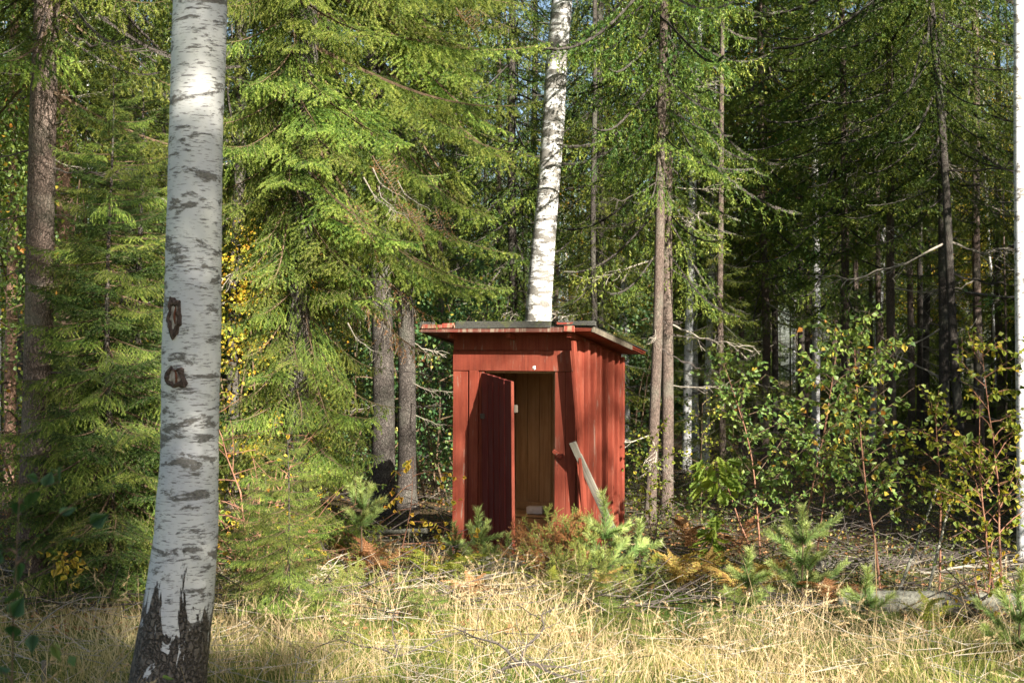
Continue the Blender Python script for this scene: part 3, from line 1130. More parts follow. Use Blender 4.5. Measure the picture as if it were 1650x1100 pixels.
# low young spruces that close the view between the trunks
low = 0
tries = 0
while low < 200 and tries < 4000:
    tries += 1
    y = 31 + 46 * rw.random() ** .9
    x = rw.uniform(-1, 1) * (.37 * y + 5)
    if any((x - a) ** 2 + (y - b) ** 2 < 1.2 for a, b in placed):
        continue
    placed.append((x, y))
    q = rw.uniform(.35, .75)
    tree('spruce', x, y, .035, 'young spruce in the undergrowth of the dense wood', 'young spruces in the undergrowth', crown=4, cscale=q * 1.25, hscale=q, dead=0, name='young_spruce', r=rw)
    low += 1

# unseen spruces beside and behind the camera, most of them added to shade the clearing
for i, (x, y, c, s_) in enumerate([(4.3, -2.4, 1, 1.0), (3.4, -4.6, 3, 1.0), (2.2, -3.0, 3, .9), (5.6, -5.2, 1, .95), (2.9, -1.7, 1, .9), (9.9, -1.4, 1, 1.0), (6.2, -9.0, 0, 1),
                                   (8.0, 8.6, 4, 1.3), (6.9, 11.0, 4, 1.0), (9.6, 6.7, 5, .9), (11.2, 4.6, 5, 1.1), (11.4, 8.3, 5, 1.0), (13, 9.5, 5, 1.15), (14.6, 10.5, 5, 1.1), (16.2, 11.5, 5, 1.15), (18, 12.5, 5, 1.15), (3.4, -3.6, 5, 1.3), (6.1, -6.2, 5, 1.3), (10.2, 9.6, 2, .8), (7.6, 13.6, 4, 1.2), (14, 2.5, 2, 1.1), (14.5, 9, 4, 1.5), (9.6, 12.5, 2, .9), (12.2, 12.8, 4, 1.5),
                                   (16.5, 5.5, 2, 1.1), (17, 11, 2, 1.1), (12.6, 16.5, 2, 1.1), (15.5, 15.5, 0, 1.1), (19, 8, 2, 1.1), (11.2, 20, 0, 1.1), (8.2, 17.6, 2, .95),
                                   (-7, 4, 1, 1), (-8, 9, 0, 1), (-7.5, 14, 0, 1), (-10, 12, 1, 1), (-9.5, 17, 3, 1)]):
    tree('spruce', x, y, .11, 'unseen spruce of the set round the clearing, most of them added for shade', 'spruces round the clearing beyond the view', crown=c, cscale=s_, hscale=s_, dead=2)

for x, y, lab in [(9.3, -4.4, 'unseen tall pine with a high crown, added to dapple the sunlight')]:
    tp = tree('pine', x, y, .13, lab, crown=None, dead=0)  # out-of-view pine, added so its high crown breaks up the sun
    obj('crown', CROWNS[2], tp, (0, 0, 9.8), scale=(.95, .95, .5))

rb2 = np.random.default_rng(88)
for k in range(44):  # belt of unseen spruces added to keep sun off the right-hand wood
    y = 13 + 40 * rb2.random()
    x = .365 * y + rb2.uniform(2.2, 10)
    c, hs = [(5, 1.1), (2, 1.0), (5, 1.0), (5, .9), (2, 1.1)][k % 5]
    tree('spruce', x, y, .08, 'unseen spruce added beyond the right side of the view to shade the wood', 'unseen spruces added to shade the right-hand wood', crown=c, cscale=1.25, hscale=hs, dead=0, r=rb2)

# ------------------------------------------------------------------ the red hut (outhouse)
TH = R(25)
W_, D_ = 1.28, 1.10                            # front width, side depth
CA, SA = math.cos(TH), math.sin(TH)
R0 = Vector((.587, 13.2))                      # front right corner on the ground
hut_c = R0 + Vector((CA, -SA)) * (-W_ / 2) + Vector((SA, CA)) * (D_ / 2)
hut = thing('outhouse', 'small weathered red wooden outhouse with its plank door standing open', 'outhouse', (hut_c.x, hut_c.y, 0), (R(.3), R(.5), -TH))
OX, OY = W_ / 2, -D_ / 2                       # local position of the front right corner


def chamfer_box(dx, dy, dz, c=.003, top=0.0, jag=0.0, seed=0, skew=0.0):
    """plank dx*dy*dz with chamfered edges, base at z=0, centred in x,y; top: slant of the upper end; jag: uneven ends"""
    r = np.random.default_rng(seed)
    hx = np.array([dx, dy, dz]) / 2
    c = min(c, hx.min() * .45)
    V, idx = [], {}
    for sx in (-1, 1):
        for sy in (-1, 1):
            for sz in (-1, 1):
                sg = (sx, sy, sz)
                for a in range(3):
                    p = [sg[b] * (hx[b] if b == a else hx[b] - c) for b in range(3)]
                    idx[(sg, a)] = len(V)
                    V.append(p)
    F3, F4 = [], []
    for a in range(3):
        b, c2 = [k for k in range(3) if k != a]
        for sg in (-1, 1):
            q = []
            for sb, s2 in ((-1, -1), (1, -1), (1, 1), (-1, 1)):
                t = [0, 0, 0]
                t[a] = sg
                t[b] = sb
                t[c2] = s2
                q.append(idx[(tuple(t), a)])
            F4.append(q)
        for sb in (-1, 1):
            for s2 in (-1, 1):
                t1, t2 = [0, 0, 0], [0, 0, 0]
                t1[a], t2[a] = -1, 1
                for t in (t1, t2):
                    t[b] = sb
                    t[c2] = s2
                F4.append([idx[(tuple(t1), b)], idx[(tuple(t2), b)], idx[(tuple(t2), c2)], idx[(tuple(t1), c2)]])
    for sx in (-1, 1):
        for sy in (-1, 1):
            for sz in (-1, 1):
                F3.append([idx[((sx, sy, sz), a)] for a in range(3)])
    V = np.array(V)

    def fix(F):
        out = []
        for f in F:
            p = V[f]
            nrm = np.cross(p[1] - p[0], p[2] - p[0])
            out.append(f if np.dot(nrm, p.mean(0)) > 0 else f[::-1])
        return out
    F3, F4 = fix(F3), fix(F4)
    V[:, 2] += dz / 2
    up = V[:, 2] > dz / 2
    V[up, 2] += top * V[up, 0] / dx
    V[:, 0] += skew * V[:, 2]
    if jag:
        V += r.normal(size=V.shape) * jag
    return V, F3, F4


def plank(name, parent, dx, dy, dz, loc, mat, rot=(0, 0, 0), c=.003, top=0.0, jag=.0008, seed=None):
    seed = int(abs(loc[0] * 1000 + loc[2] * 77 + loc[1] * 311)) if seed is None else seed
    V, F3, F4 = chamfer_box(dx, dy, dz, c, top, jag, seed)
    s = Soup()
    s.add(V, F3, F4)
    return obj(name, s.mesh(name, M[mat]), parent, loc, rot)


def P(x, y, z):                                # hut point from the front right corner
    return (OX + x, OY + y, z)


def roof_z(y):                                 # underside of the roof over local depth y
    return 2.098 - .148 * y


# structural shells as parts, each with its planks as sub-parts
fw = plank('front_wall', hut, W_ - .02, .02, .06, P(-W_ / 2, .02, .02), 'red')      # sill beam of the front
sw = plank('side_wall', hut, .02, D_ - .04, .06, P(-.02, D_ / 2, .02), 'red')
lw = plank('left_wall', hut, .02, D_ - .04, .06, P(-W_ + .02, D_ / 2, .02), 'red')
bw = plank('back_wall', hut, W_ - .06, .02, .06, P(-W_ / 2, D_ - .02, .02), 'red')


def sub(par, name, dx, dy, dz, p, mat, rot=(0, 0, 0), **kw):
    loc = Vector(P(*p)) - par.location
    return plank(name, par, dx, dy, dz, tuple(loc), mat, rot, **kw)


# front: boards either side of the opening, lintel, frieze
sub(fw, 'plank', .158, .022, 1.74, (-1.201, .0, .03), 'red', seed=1)
sub(fw, 'plank', .03, .012, 1.74, (-1.112, .012, .03), 'red_door', seed=2)
sub(fw, 'plank', .095, .030, 1.74, (-1.055, -.004, .03), 'red', seed=3)
sub(fw, 'plank', .055, .018, 1.74, (-.976, .004, .03), 'red', seed=4)
sub(fw, 'plank', .108, .022, 1.735, (-.158, .0, .03), 'red', seed=5)
sub(fw, 'plank', .098, .024, 1.735, (-.0525, -.001, .03), 'red', seed=6)
sub(fw, 'lintel', W_ - .002, .026, .19, (-W_ / 2, -.006, 1.768), 'red', seed=7)
sub(fw, 'frieze', W_ - .006, .018, .15, (-W_ / 2, .006, 1.962), 'red', seed=8)
sub(fw, 'door_frame', .022, .07, 1.71, (-.222, .05, .04), 'pine', seed=9)
sub(fw, 'door_frame', .022, .07, 1.71, (-.942, .05, .04), 'pine', seed=10)
sub(fw, 'door_frame', .72, .07, .02, (-.58, .05, 1.748), 'pine', seed=11)
# peeled patch on the lintel
s = Soup()
rp = np.random.default_rng(3)
a = np.arange(14) / 14 * 2 * math.pi
rad_ = .022 * rp.uniform(.55, 1.25, 14)
ring = np.stack([np.cos(a) * rad_, -.002 + 0 * a, np.sin(a) * rad_], 1)
V = np.vstack([ring, [[0, -.009, 0]]])
s.add(V, [(k, (k + 1) % 14, 14) for k in range(14)])
o = obj('peeled_patch', s.mesh('peeled_patch', M['whitebox']), fw, tuple(Vector(P(-.42, -.0195, 1.80)) - fw.location))
# turn button that once held the door
tb = plank('turn_button', hut, .105, .02, .036, P(-.19, -.026, .985), 'red', (0, R(38), 0), seed=5)
s = Soup()
tube(s, [(0, -.014, .018), (0, -.005, .018)], .006, 8)
obj('screw', s.mesh('screw', M['rust']), tb)

# right side wall: boards with battens over the joints, the front one warped outwards at the foot
nbd = 7
bwid = D_ / nbd
for i in range(nbd):
    y = bwid * (i + .5)
    h = roof_z(y) - .035
    if i == 0:
        sub(sw, 'board', .02, bwid - .012, h, (.012, y + .004, .0), 'red', rot=(0, 0, 0), seed=20)
    else:
        sub(sw, 'board', .018, bwid - .006, h, (.006 + .002 * (i % 2), y, .0), 'red', seed=20 + i)
for i in range(nbd + 1):
    y = bwid * i + (.024 if i == 0 else (-.02 if i == nbd else 0))
    h = roof_z(y) - .03
    if i == 0:
        # splayed corner batten: hinged at the top, kicked out at the foot
        o = sub(sw, 'batten', .03, .07, h - .02, (.03, -.012, .01), 'red', rot=(R(0), 0, 0), seed=40)
        o.rotation_euler = (R(1.5), R(-3.6), 0)
        o.location = Vector(o.location) + Vector((.118, -.05, 0))
    else:
        sub(sw, 'batten', .055, .048, h, (.043, y, .0), 'red', rot=(0, R(-.2 + .1 * (i % 3)), 0), seed=40 + i)
# left and back walls
for i in range(7):
    y = bwid * (i + .5)
    sub(lw, 'board', .018, bwid - .004, roof_z(y) - .03, (-W_ + .005, y, .0), 'red', seed=70 + i)
for i in range(8):
    sub(bw, 'board', W_ / 8 - .004, .018, roof_z(D_) - .02, (-W_ / 8 * (i + .5), D_ - .01, 0), 'red', seed=80 + i)
# inner lining of the back, bare pine
for i in range(9):
    w = (W_ - .08) / 9
    sub(bw, 'lining_board', w - .004, .014, roof_z(D_) - .03, (-.04 - w * (i + .5), D_ - .04 + .002 * (i % 2), .04), 'pine', seed=90 + i)
for i in range(6):
    w = (D_ - .1) / 6
    y = .05 + w * (i + .5)
    sub(lw, 'lining_board', .014, w - .004, roof_z(y) - .06, (-W_ + .03, y, .04), 'pine', seed=100 + i)
    sub(sw, 'lining_board', .014, w - .004, roof_z(y) - .06, (-.03, y, .04), 'pine', seed=110 + i)
# floor and bench
fl = plank('floor', hut, W_ - .1, D_ - .1, .03, P(-W_ / 2, D_ / 2, .04), 'pine')
bench = plank('bench', hut, W_ - .1, .50, .025, P(-W_ / 2, .79, .33), 'pine')
sub(bench, 'plank', W_ - .1, .02, .12, (-W_ / 2, .535, .205), 'pine', seed=121)
sub(bench, 'plank', W_ - .1, .02, .125, (-W_ / 2, .54, .075), 'pine', seed=122)
sub(bench, 'back_rail', W_ - .1, .02, .075, (-W_ / 2, D_ - .06, .357), 'pine', seed=123)

# roof
ang = math.atan(.148)
RW, RL = W_ + .50, 1.42
roof = plank('roof', hut, RW - .03, RL - .02, .012, P(-W_ / 2, .5, roof_z(.5) + .001), 'red', rot=(-ang, 0, 0))
roof.location = P(-W_ / 2, .5, roof_z(.5) + .012)
nrb = 8
for i in range(nrb):
    w = RW / nrb
    plank('roof_board', roof, w - .006, RL, .02, ((i + .5) * w - RW / 2, 0, .014), 'red', seed=130 + i)
plank('felt_sheet', roof, RW + .02, RL + .03, .010, (0, .01, .036), 'felt', jag=.004, c=.002)
# verge boards along the slopes
vb = plank('verge_board', roof, .022, RL * .72, .05, (RW / 2 - .008, -RL * .14, -.014), 'darkwood', jag=.003)
plank('verge_board', roof, .022, RL - .02, .05, (-RW / 2 + .008, 0, -.012), 'darkwood', jag=.002)
# fascia in its broken pieces, seen from the front
fy = -RL / 2 - .012
plank('fascia', roof, RW - .2, .022, .045, (-.1, fy, -.014), 'fascia', jag=.001, seed=141)
plank('fascia', roof, .34, .02, .034, (-RW / 2 + .2, fy - .016, .024), 'palewood', jag=.006, seed=142)
plank('fascia', roof, .13, .018, .03, (-RW / 2 + .30, fy - .008, .046), 'palewood', jag=.004, seed=150)
plank('fascia', roof, .17, .02, .028, (.62, fy - .008, .052), 'palewood', jag=.003, seed=143)
plank('fascia', roof, .10, .024, .055, (.66, fy - .012, -.012), 'palewood', jag=.003, seed=144)
plank('felt_edge', roof, .15, .02, .055, (-RW / 2 + .07, fy - .006, .03), 'felt', jag=.004, seed=145)
plank('felt_edge', roof, .98, .026, .062, (-.02, fy - .006, .026), 'felt', jag=.003, seed=146)
plank('felt_edge', roof, .36, .03, .035, (.73, fy + .0, .048), 'felt', jag=.003, seed=147)
for x in (-RW / 2 + .27, 0, RW / 2 - .27):
    plank('rafter', roof, .045, RL - .1, .05, (x, .02, -.05), 'red', seed=int(150 + x * 10))
# moss on the right edge
s = Soup()
rm = np.random.default_rng(4)
n = 2600
x = RW / 2 + rm.normal(size=n) * .035 - .01
y = rm.uniform(-.2, .6, n)
h = np.clip(.03 * (1 - np.abs((y - .25) / .45) ** 2), .004, 1)
z = .046 + rm.random(n) * h
p0 = np.stack([x, y, z], 1)
needles(s, p0, p0 + rm.normal(size=(n, 3)) * .006, rm.random(n), 60, .012, .006, r=rm)
o = obj('moss', s.mesh('moss', M['berry']), roof)
o['kind'] = 'stuff'

# door, hinged left and open outwards
dphi = R(41.5)
door = plank('door', hut, .018, .02, 1.60, P(-.935, -.03, .07), 'red_door', c=.004)     # hinge stile
door.rotation_euler = (0, R(-1.9), -dphi)
DW = .70
ws = [.15, .13, .145, .13, .145]
x = .012
for i, w in enumerate(ws):
    h = 1.70 - .014 * i
    plank('plank', door, w - .003, .024, h, (x + w / 2, 0, -.03 - .005 * i), 'red_door', top=-.014, seed=170 + i, jag=.0015)
    x += w
for i in range(4):
    plank('bead', door, .014, .01, 1.60, (.012 + sum(ws[:i + 1]), -.016, -.02), 'red_door', seed=180 + i)
for z in (.25, 1.30):
    plank('ledge', door, .60, .024, .10, (.36, .025, z), 'red_door', seed=int(190 + z * 10))
plank('edge_strip', door, .012, .03, 1.63, (.012 + sum(ws) + .006, .0, -.05), 'red', seed=199, jag=.001)
hg = plank('hinge', door, .13, .005, .05, (.03, -.0165, 1.24), 'rust', seed=200)
plank('hinge', door, .13, .005, .05, (.03, -.0165, .22), 'rust', seed=201)
plank('latch', door, .012, .035, .07, (.728, .03, 1.30), 'darkwood', seed=202)

# things in and against the hut
cb = plank('cardboard_box', None, .16, .12, .07, (0, 0, 0), 'whitebox')
mw = Matrix.Translation(hut.location) @ hut.rotation_euler.to_matrix().to_4x4()
cb.location = mw @ Vector(P(-.70, .66, .358))
cb.rotation_euler = (0, 0, -TH + .2)
cb['label'] = 'small pale box lying on the bench inside the outhouse'
cb['category'] = 'box'

top = Vector((.552, 13.05, 1.11))
bot = Vector((1.08, 13.12, -.03))
dv = top - bot
pr = plank('leaning_plank', None, .068, .026, dv.length, bot, 'greywood', c=.004, jag=.0015, seed=8)
pr.rotation_mode = 'QUATERNION'
qz = dv.to_track_quat('Z', 'Y')
pr.rotation_quaternion = qz @ Euler((0, 0, R(60))).to_quaternion()
pr['label'] = 'grey weathered plank leaning against the right front corner of the outhouse'
pr['category'] = 'plank'

# ------------------------------------------------------------------ saplings and shrubs


def polyline_stem(r, p, d, L, n, wander, grav):
    pts = [np.array(p, float)]
    d = _norm(np.array(d, float))
    for _ in range(n):
        d = _norm(d + r.normal(size=3) * wander + np.array([0, 0, grav]))
        pts.append(pts[-1] + d * L / n)
    return np.array(pts)


LEAFMESH = {}


def leaf_mesh(mat, size=1.0, wid=.4, seed=0):
    key = (mat, seed)
    if key not in LEAFMESH:
        s = Soup()
        r = np.random.default_rng(seed + 5)
        # ovate with toothed margin: two halves folded on the midrib
        prof = [(0, 0), (.12, .26), (.27, .39), (.42, .37), (.6, .25), (.78, .12), (1, 0)]
        tnt = (seed % 8 + .5) / 8
        V = [(x, 0, -.06 * x * x) for x, _ in prof] + [(x, w * wid / .4, .10 * w + -.06 * x * x) for x, w in prof[1:-1]] + [(x, -w * wid / .4, .12 * w - .06 * x * x) for x, w in prof[1:-1]]
        n = len(prof)
        F3, F4 = [], []
        for off in (n, n + n - 2):
            F3.append((0, 1, off))
            for i in range(n - 3):
                F4.append((1 + i, 2 + i, off + i + 1, off + i))
            F3.append((n - 2, n - 1, off + n - 3))
        s.add(np.array(V) * size, F3, F4, tnt)
        LEAFMESH[key] = s.mesh('leaf', M[mat], True)
    return LEAFMESH[key]


def sapling(name, label, cat, x, y, H, r, mats, nbr=22, blen=.7, leaf=.045, nleaf=10, lean=(0, 0), leafmat='leaf_green', stemmat='redtwig', rad=.011,
            z0=.3, tint=(.5, .25), parts=150, bang=(.5, .9), group=None, nst=1, face=0, droop=-.05, wid=.42, sway=.05):
    """leafy young tree: stem, side branches with twigs, separate leaves"""
    t = thing(name, label, cat, (x, y, gz(x, y)), group=group)
    s = Soup()
    sb = Soup()
    LP, LD = [], []
    for q in range(nst):
        l = np.array([lean[0] + (r.normal() * .14 if q else 0), lean[1] + (r.normal() * .14 if q else 0), 1.0])
        Hq = H * (1 if q == 0 else r.uniform(.55, .95))
        st = polyline_stem(r, (r.normal() * .05 * (q > 0), r.normal() * .05 * (q > 0), -.05), l, Hq, 12, sway, .02)
        tube(s, st, rad * (1 - np.linspace(0, 1, 13) * .82), 7)
        for i in range(max(3, int(nbr * Hq / H / (1 if q == 0 else 1.3)))):
            f = z0 + (1 - z0) * (i + r.random()) / nbr
            f = min(f, .99)
            k = int(f * 12)
            b = st[k] * (1 - (f * 12 - k)) + st[min(k + 1, 12)] * (f * 12 - k)
            a = i * 2.4 + r.uniform(-.5, .5)
            L = blen * (1.15 - f * .85) * r.uniform(.6, 1.15)
            e = r.uniform(*bang)
            br = polyline_stem(r, b, (math.cos(a) * math.cos(e), math.sin(a) * math.cos(e), math.sin(e)), L, 6, .09, droop)
            tube(sb, br, np.linspace(.0042, .0014, 7), 4, cap=False)
            for m in range(int(nleaf * 1.5)):
                u = r.uniform(.2, 1.0) * 6
                kk = min(int(u), 5)
                pp = br[kk] * (1 - (u - kk)) + br[kk + 1] * (u - kk)
                if r.random() < .6:
                    tw = polyline_stem(r, pp, _norm(br[kk + 1] - br[kk]) + r.normal(size=3) * .7, r.uniform(.05, .2), 3, .1, -.05)
                    thin(sb, tw[:-1], tw[1:], .0012, .0008, mat=0)
                    for w in range(3):
                        LP.append(tw[w + 1])
                        LD.append(_norm(tw[w + 1] - tw[w]) + r.normal(size=3) * .6 + np.array([0, 0, -.55]))
                else:
                    LP.append(pp)
                    LD.append(r.normal(size=3) * .7 + np.array([0, 0, -.6]))
    obj('stem', s.mesh('stem', M[stemmat], True), t)
    obj('twigs', sb.mesh('twigs', M['twig'] if leafmat == 'leaf_green' else M[stemmat]), t)
    t.children[-1]['kind'] = 'stuff'
    LP = np.array(LP)
    LD = np.array(LD)
    sz = leaf * r.uniform(.7, 1.35, len(LP))
    tt = np.clip(r.normal(tint[0], tint[1], len(LP)), 0, 1)
    # autumn colour comes in patches
    LN = r.normal(size=LP.shape) * .5 + np.array([.2, -.5, .7])
    order = np.argsort(-sz)
    ip = order[:parts]
    rest = order[parts:]
    for i in ip:
        me = leaf_mesh(leafmat, 1.0, wid, int(tt[i] * 7.99))
        d = Vector(LD[i]).normalized()
        nn = Vector(LN[i])
        sd = nn.cross(d).normalized()
        up = d.cross(sd)
        m = Matrix((d, sd, up)).transposed()
        o = bpy.data.objects.new('leaf', me)
        COL.objects.link(o)
        o.parent = t
        o.matrix_basis = Matrix.Translation(Vector(LP[i])) @ m.to_4x4() @ Matrix.Scale(float(sz[i]), 4)
    if len(rest):
        s = Soup()
        leaves(s, LP[rest], LD[rest], LN[rest], sz[rest], tt[rest], r=r, wid=wid)
        o = obj('foliage', s.mesh('foliage', M[leafmat]), t)
        o['kind'] = 'stuff'
    return t


r1 = np.random.default_rng(900)


def gp(px, py_base):                           # ground point from the photo pixel of a foot
    d = F * EYE / (py_base - 600)
    return X(px, d), d


x, y = gp(1418, 968)
sapling('birch_sapling', 'young birch with orange-brown stem and dull green leaves right of the clearing', 'sapling', x, y, 2.15, r1, None, 32, 1.0, .048, 9, lean=(-.07, .02), tint=(.55, .24), parts=240)
x, y = gp(1310, 950)
sapling('birch_sapling', 'bushy green birch sapling between the oak sapling and the orange-stemmed birch', 'sapling', x, y + .5, 1.95, r1, None, 26, 1.05, .048, 8, lean=(-.03, .0), tint=(.5, .26), parts=160, nst=2)
x, y = gp(1235, 930)
sapling('birch_sapling', 'low dark green birch sapling just right of the oak sapling', 'sapling', x + .15, y + 1.2, 1.95, r1, None, 22, .9, .048, 8, lean=(.02, 0), tint=(.4, .24), parts=80, nst=2)
x, y = gp(1615, 985)
sapling('birch_sapling', 'birch sapling turning yellow in front of the right edge trunk', 'sapling', x, y, 2.0, r1, None, 22, .6, .042, 6, lean=(.0, 0), tint=(.1, .25), parts=170, leafmat='leaf_yellow', nst=2)
x, y = gp(1535, 975)
sapling('birch_sapling', 'sparse yellow-green birch sapling left of the right edge trunk', 'sapling', x, y + .4, 1.55, r1, None, 17, .5, .045, 8, lean=(.05, 0), tint=(.08, .25), parts=90, leafmat='leaf_yellow')
sapling('birch_sapling', 'low birch seedling with orange and yellow leaves beside the lichened log', 'sapling', X(1590, 10.0), 10.0, .62, r1, None, 12, .38, .04, 2, tint=(.35, .3), parts=60, leafmat='leaf_yellow', nst=3, z0=.1)
sapling('birch_sapling', 'thin yellow-leaved shoot arching in at the upper right edge', 'sapling', X(1672, 10.2), 10.2, 2.15, r1, None, 10, .35, .045, 6, lean=(-.12, 0), tint=(.15, .15), parts=40, leafmat='leaf_yellow', z0=.7)
# twigs right of hut
sapling('buckthorn_sapling', 'slender shoot with small round yellow-green leaves right of the outhouse', 'sapling', X(1052, 14.2), 14.2, 1.28, r1, None, 14, .5, .035, 6, lean=(-.05, 0), tint=(.1, .18), parts=110, leafmat='leaf_yellow', stemmat='twig', rad=.006, z0=.2, nst=2)
sapling('buckthorn_sapling', 'second thin shoot in the shade right of the outhouse, leaves smaller', 'sapling', X(1130, 15.0), 15.0, 1.5, r1, None, 12, .45, .03, 5, tint=(.15, .2), parts=60, leafmat='leaf_yellow', stemmat='twig', rad=.006, z0=.3)
# yellow birch twigs left of hut
rb_ = np.random.default_rng(31)
x, y = X(640, 12.3), 12.3
sapling('birch_sapling', 'bare-looking birch shoot with hanging golden leaves left of the outhouse', 'sapling', x, y, 1.1, rb_, None, 11, .85, .048, 3, lean=(.12, 0), tint=(.62, .2), parts=110, leafmat='leaf_yellow', z0=.25, bang=(-.1, .5), droop=-.12, rad=.007)
sapling('birch_sapling', 'low arching birch shoot with a few golden leaves at the left foot of the outhouse', 'sapling', X(690, 12.2), 12.2, .55, rb_, None, 8, .8, .046, 2, lean=(.25, 0), tint=(.65, .2), parts=50, leafmat='leaf_yellow', z0=.2, bang=(-.1, .4), droop=-.08, rad=.006)
# tangled red-twigged shrub right of the foreground birch
for i, (px, d, H, lab) in enumerate([(395, 10.9, 1.75, 'tangle of reddish bare twigs with few yellow leaves right of the foreground birch'),
                                     (430, 11.3, 1.4, 'smaller reddish twiggy shrub behind the tangle right of the foreground birch')]):
    sapling('twiggy_shrub', lab, 'shrub', X(px, d), d, H, r1, None, 26, .75, .04, 1, tint=(.45, .28), parts=50, leafmat='leaf_yellow', nst=3, z0=.12, sway=.1, droop=-.03, bang=(0, .9))
# left foreground sprig and blurred leaves
x, y = gp(112, 1010)
sapling('rowan_seedling', 'seedling with bright green leaves at the foot of the thick left spruce', 'seedling', X(112, 10.3), 10.3, .5, r1, None, 9, .12, .05, 3, tint=(.9, .05), parts=40, leafmat='leaf_green', stemmat='twig', rad=.004, z0=.5)
sapling('raspberry_shoot', 'raspberry shoot with green leaves in front of the foreground birch foot', 'shrub', X(214, 6.3), 6.3, .34, r1, None, 8, .12, .055, 4, tint=(.75, .1), parts=40, leafmat='leaf_green', stemmat='twig', rad=.004, z0=.5)
sapling('aspen_shoot', 'out-of-focus leafy shoot close by at the left edge', 'shrub', X(-95, 2.9), 2.9, 1.62, r1, None, 6, .06, .036, 2, tint=(.35, .25), parts=40, leafmat='leaf_bush', stemmat='twig', rad=.005, z0=.7)

# leafy understorey behind the hut and at the left, mid distance
for i, (px, d, H, w, mt, lab) in enumerate([
    (705, 19.5, 3.0, 1.3, 'leaf_bush', 'bluish-green leafy bush seen between the dark trunks and the outhouse'),
    (760, 21.0, 3.6, 1.4, 'leaf_bush', 'leafy bush behind the outhouse under the hanging spruce branches'),
    (650, 22, 3.2, 1.3, 'leaf_bush', 'leafy bush behind the close pair of dark trunks'),
    (560, 20, 3.3, 1.5, 'leaf_bush', 'leafy bush behind the large spruce'),
    (1020, 22, 3.0, 1.2, 'leaf_bush', 'leafy bush behind the right rear corner of the outhouse'),
    (400, 18, 3.6, 1.5, 'leaf_yellow', 'yellow-leaved bush glowing between the foreground birch and the large spruce'),
    (250, 19, 4.2, 1.5, 'leaf_green', 'green birch thicket behind the foreground birch'),
    (70, 17.0, 5.0, 1.5, 'leaf_green', 'green birch thicket between the two left trunks'),
    (10, 15.5, 4.8, 1.2, 'leaf_green', 'green birch thicket at the left edge'),
    (150, 21, 3.4, 1.6, 'leaf_yellow', 'yellow-green thicket behind the left spruces'),
    (480, 22, 4.4, 1.5, 'leaf_yellow', 'yellow thicket behind the large spruce')]):
    cm = make_leafy_crown(600 + i, .25, H, w, 2600, mt, .055)
    t = thing('leafy_bush', lab, 'bush', (X(px, d), d, gz(X(px, d), d)))
    s = Soup()
    for q in range(4):
        tube(s, polyline_stem(r1, (q * .1 - .15, 0, -.05), (r1.normal() * .2, r1.normal() * .2, 1), H, 7, .08, 0), np.linspace(.018, .005, 8), 6)
    obj('stem', s.mesh('stem', M['twig'], True), t)
    obj('crown', cm, t)

# ------------------------------------------------------------------ oak sapling, its lobed leaves built one by one


def oak_leaf():
    s = Soup()
    pr_ = [(0, .02), (.1, .06), (.18, .2), (.25, .1), (.36, .3), (.45, .14), (.58, .36), (.66, .18), (.78, .3), (.86, .16), (.95, .14), (1, 0)]
    V = [(x, 0, -.08 * x * x) for x, _ in pr_] + [(x + (.04 if w > .15 else 0), w, .06 * w - .08 * x * x) for x, w in pr_] + [(x + (.04 if w > .15 else 0), -w, .08 * w - .08 * x * x) for x, w in pr_]
    n = len(pr_)
    F4 = []
    for o_ in (n, 2 * n):
        for i in range(n - 1):
            F4.append((i, i + 1, o_ + i + 1, o_ + i))
    s.add(np.array(V), None, F4, .5)
    return s.mesh('leaf', M['leaf_oak'], True)


OAK = oak_leaf()
OAK2 = OAK.copy()
v = np.zeros(len(OAK2.vertices), np.float32)
OAK2.attributes['tint'].data.foreach_set('value', v + .1)
OAK3 = OAK.copy()
OAK3.attributes['tint'].data.foreach_set('value', v + .95)
x, y = X(1150, 12.0), 12.0
t = thing('oak_sapling', 'little oak sapling with bright yellow-green lobed leaves right of the outhouse', 'sapling', (x, y, 0))
s = Soup()
st = np.array([(.0, 0, -.02), (-.03, 0, .2), (-.01, 0, .4), (.03, 0, .6), (.0, 0, .8), (.03, 0, 1.0)])
tube(s, st, [.007, .006, .005, .004, .003, .002], 6)
obj('stem', s.mesh('stem', M['twig'], True), t)
ro = np.random.default_rng(12)
for i in range(120):
    z = ro.choice([.08, .2, .32, .42, .55, .74, .82, .9, .98], p=[.06, .1, .1, .08, .08, .12, .16, .16, .14]) + ro.normal() * .035
    cx_ = np.interp(z, st[:, 2], st[:, 0])
    spread = .10 + .05 * (z > .7)
    a = ro.uniform(0, 6.28)
    off = ro.uniform(.0, spread)
    loc = (cx_ + math.cos(a) * off, math.sin(a) * off, z)
    obj('leaf', [OAK, OAK2, OAK3][int(ro.integers(3))], t, loc, (ro.normal() * .6, ro.uniform(-.1, 1.1), a), (ro.uniform(.11, .155),) * 3)

# ------------------------------------------------------------------ pine saplings


def pine_shoot(seed, L, nl):
    r = np.random.default_rng(seed)
    s = Soup()
    n = 6
    t_ = np.linspace(0, 1, n)
    ax = np.stack([t_ * L, .02 * np.sin(t_ * 5), .18 * L * t_ ** 2], 1)
    tube(s, ax, np.linspace(.0055, .0028, n), 5, mat=1)
    needles(s, ax[:-1], ax[1:], np.linspace(.35, .95, n - 1), 1500, nl, .0042, fwd=.95, r=r, flat=.1)
    return s.mesh('shoot', [M['pine_needle'], M['twig']])


PS = [pine_shoot(700 + i, .24, .066) for i in range(4)]


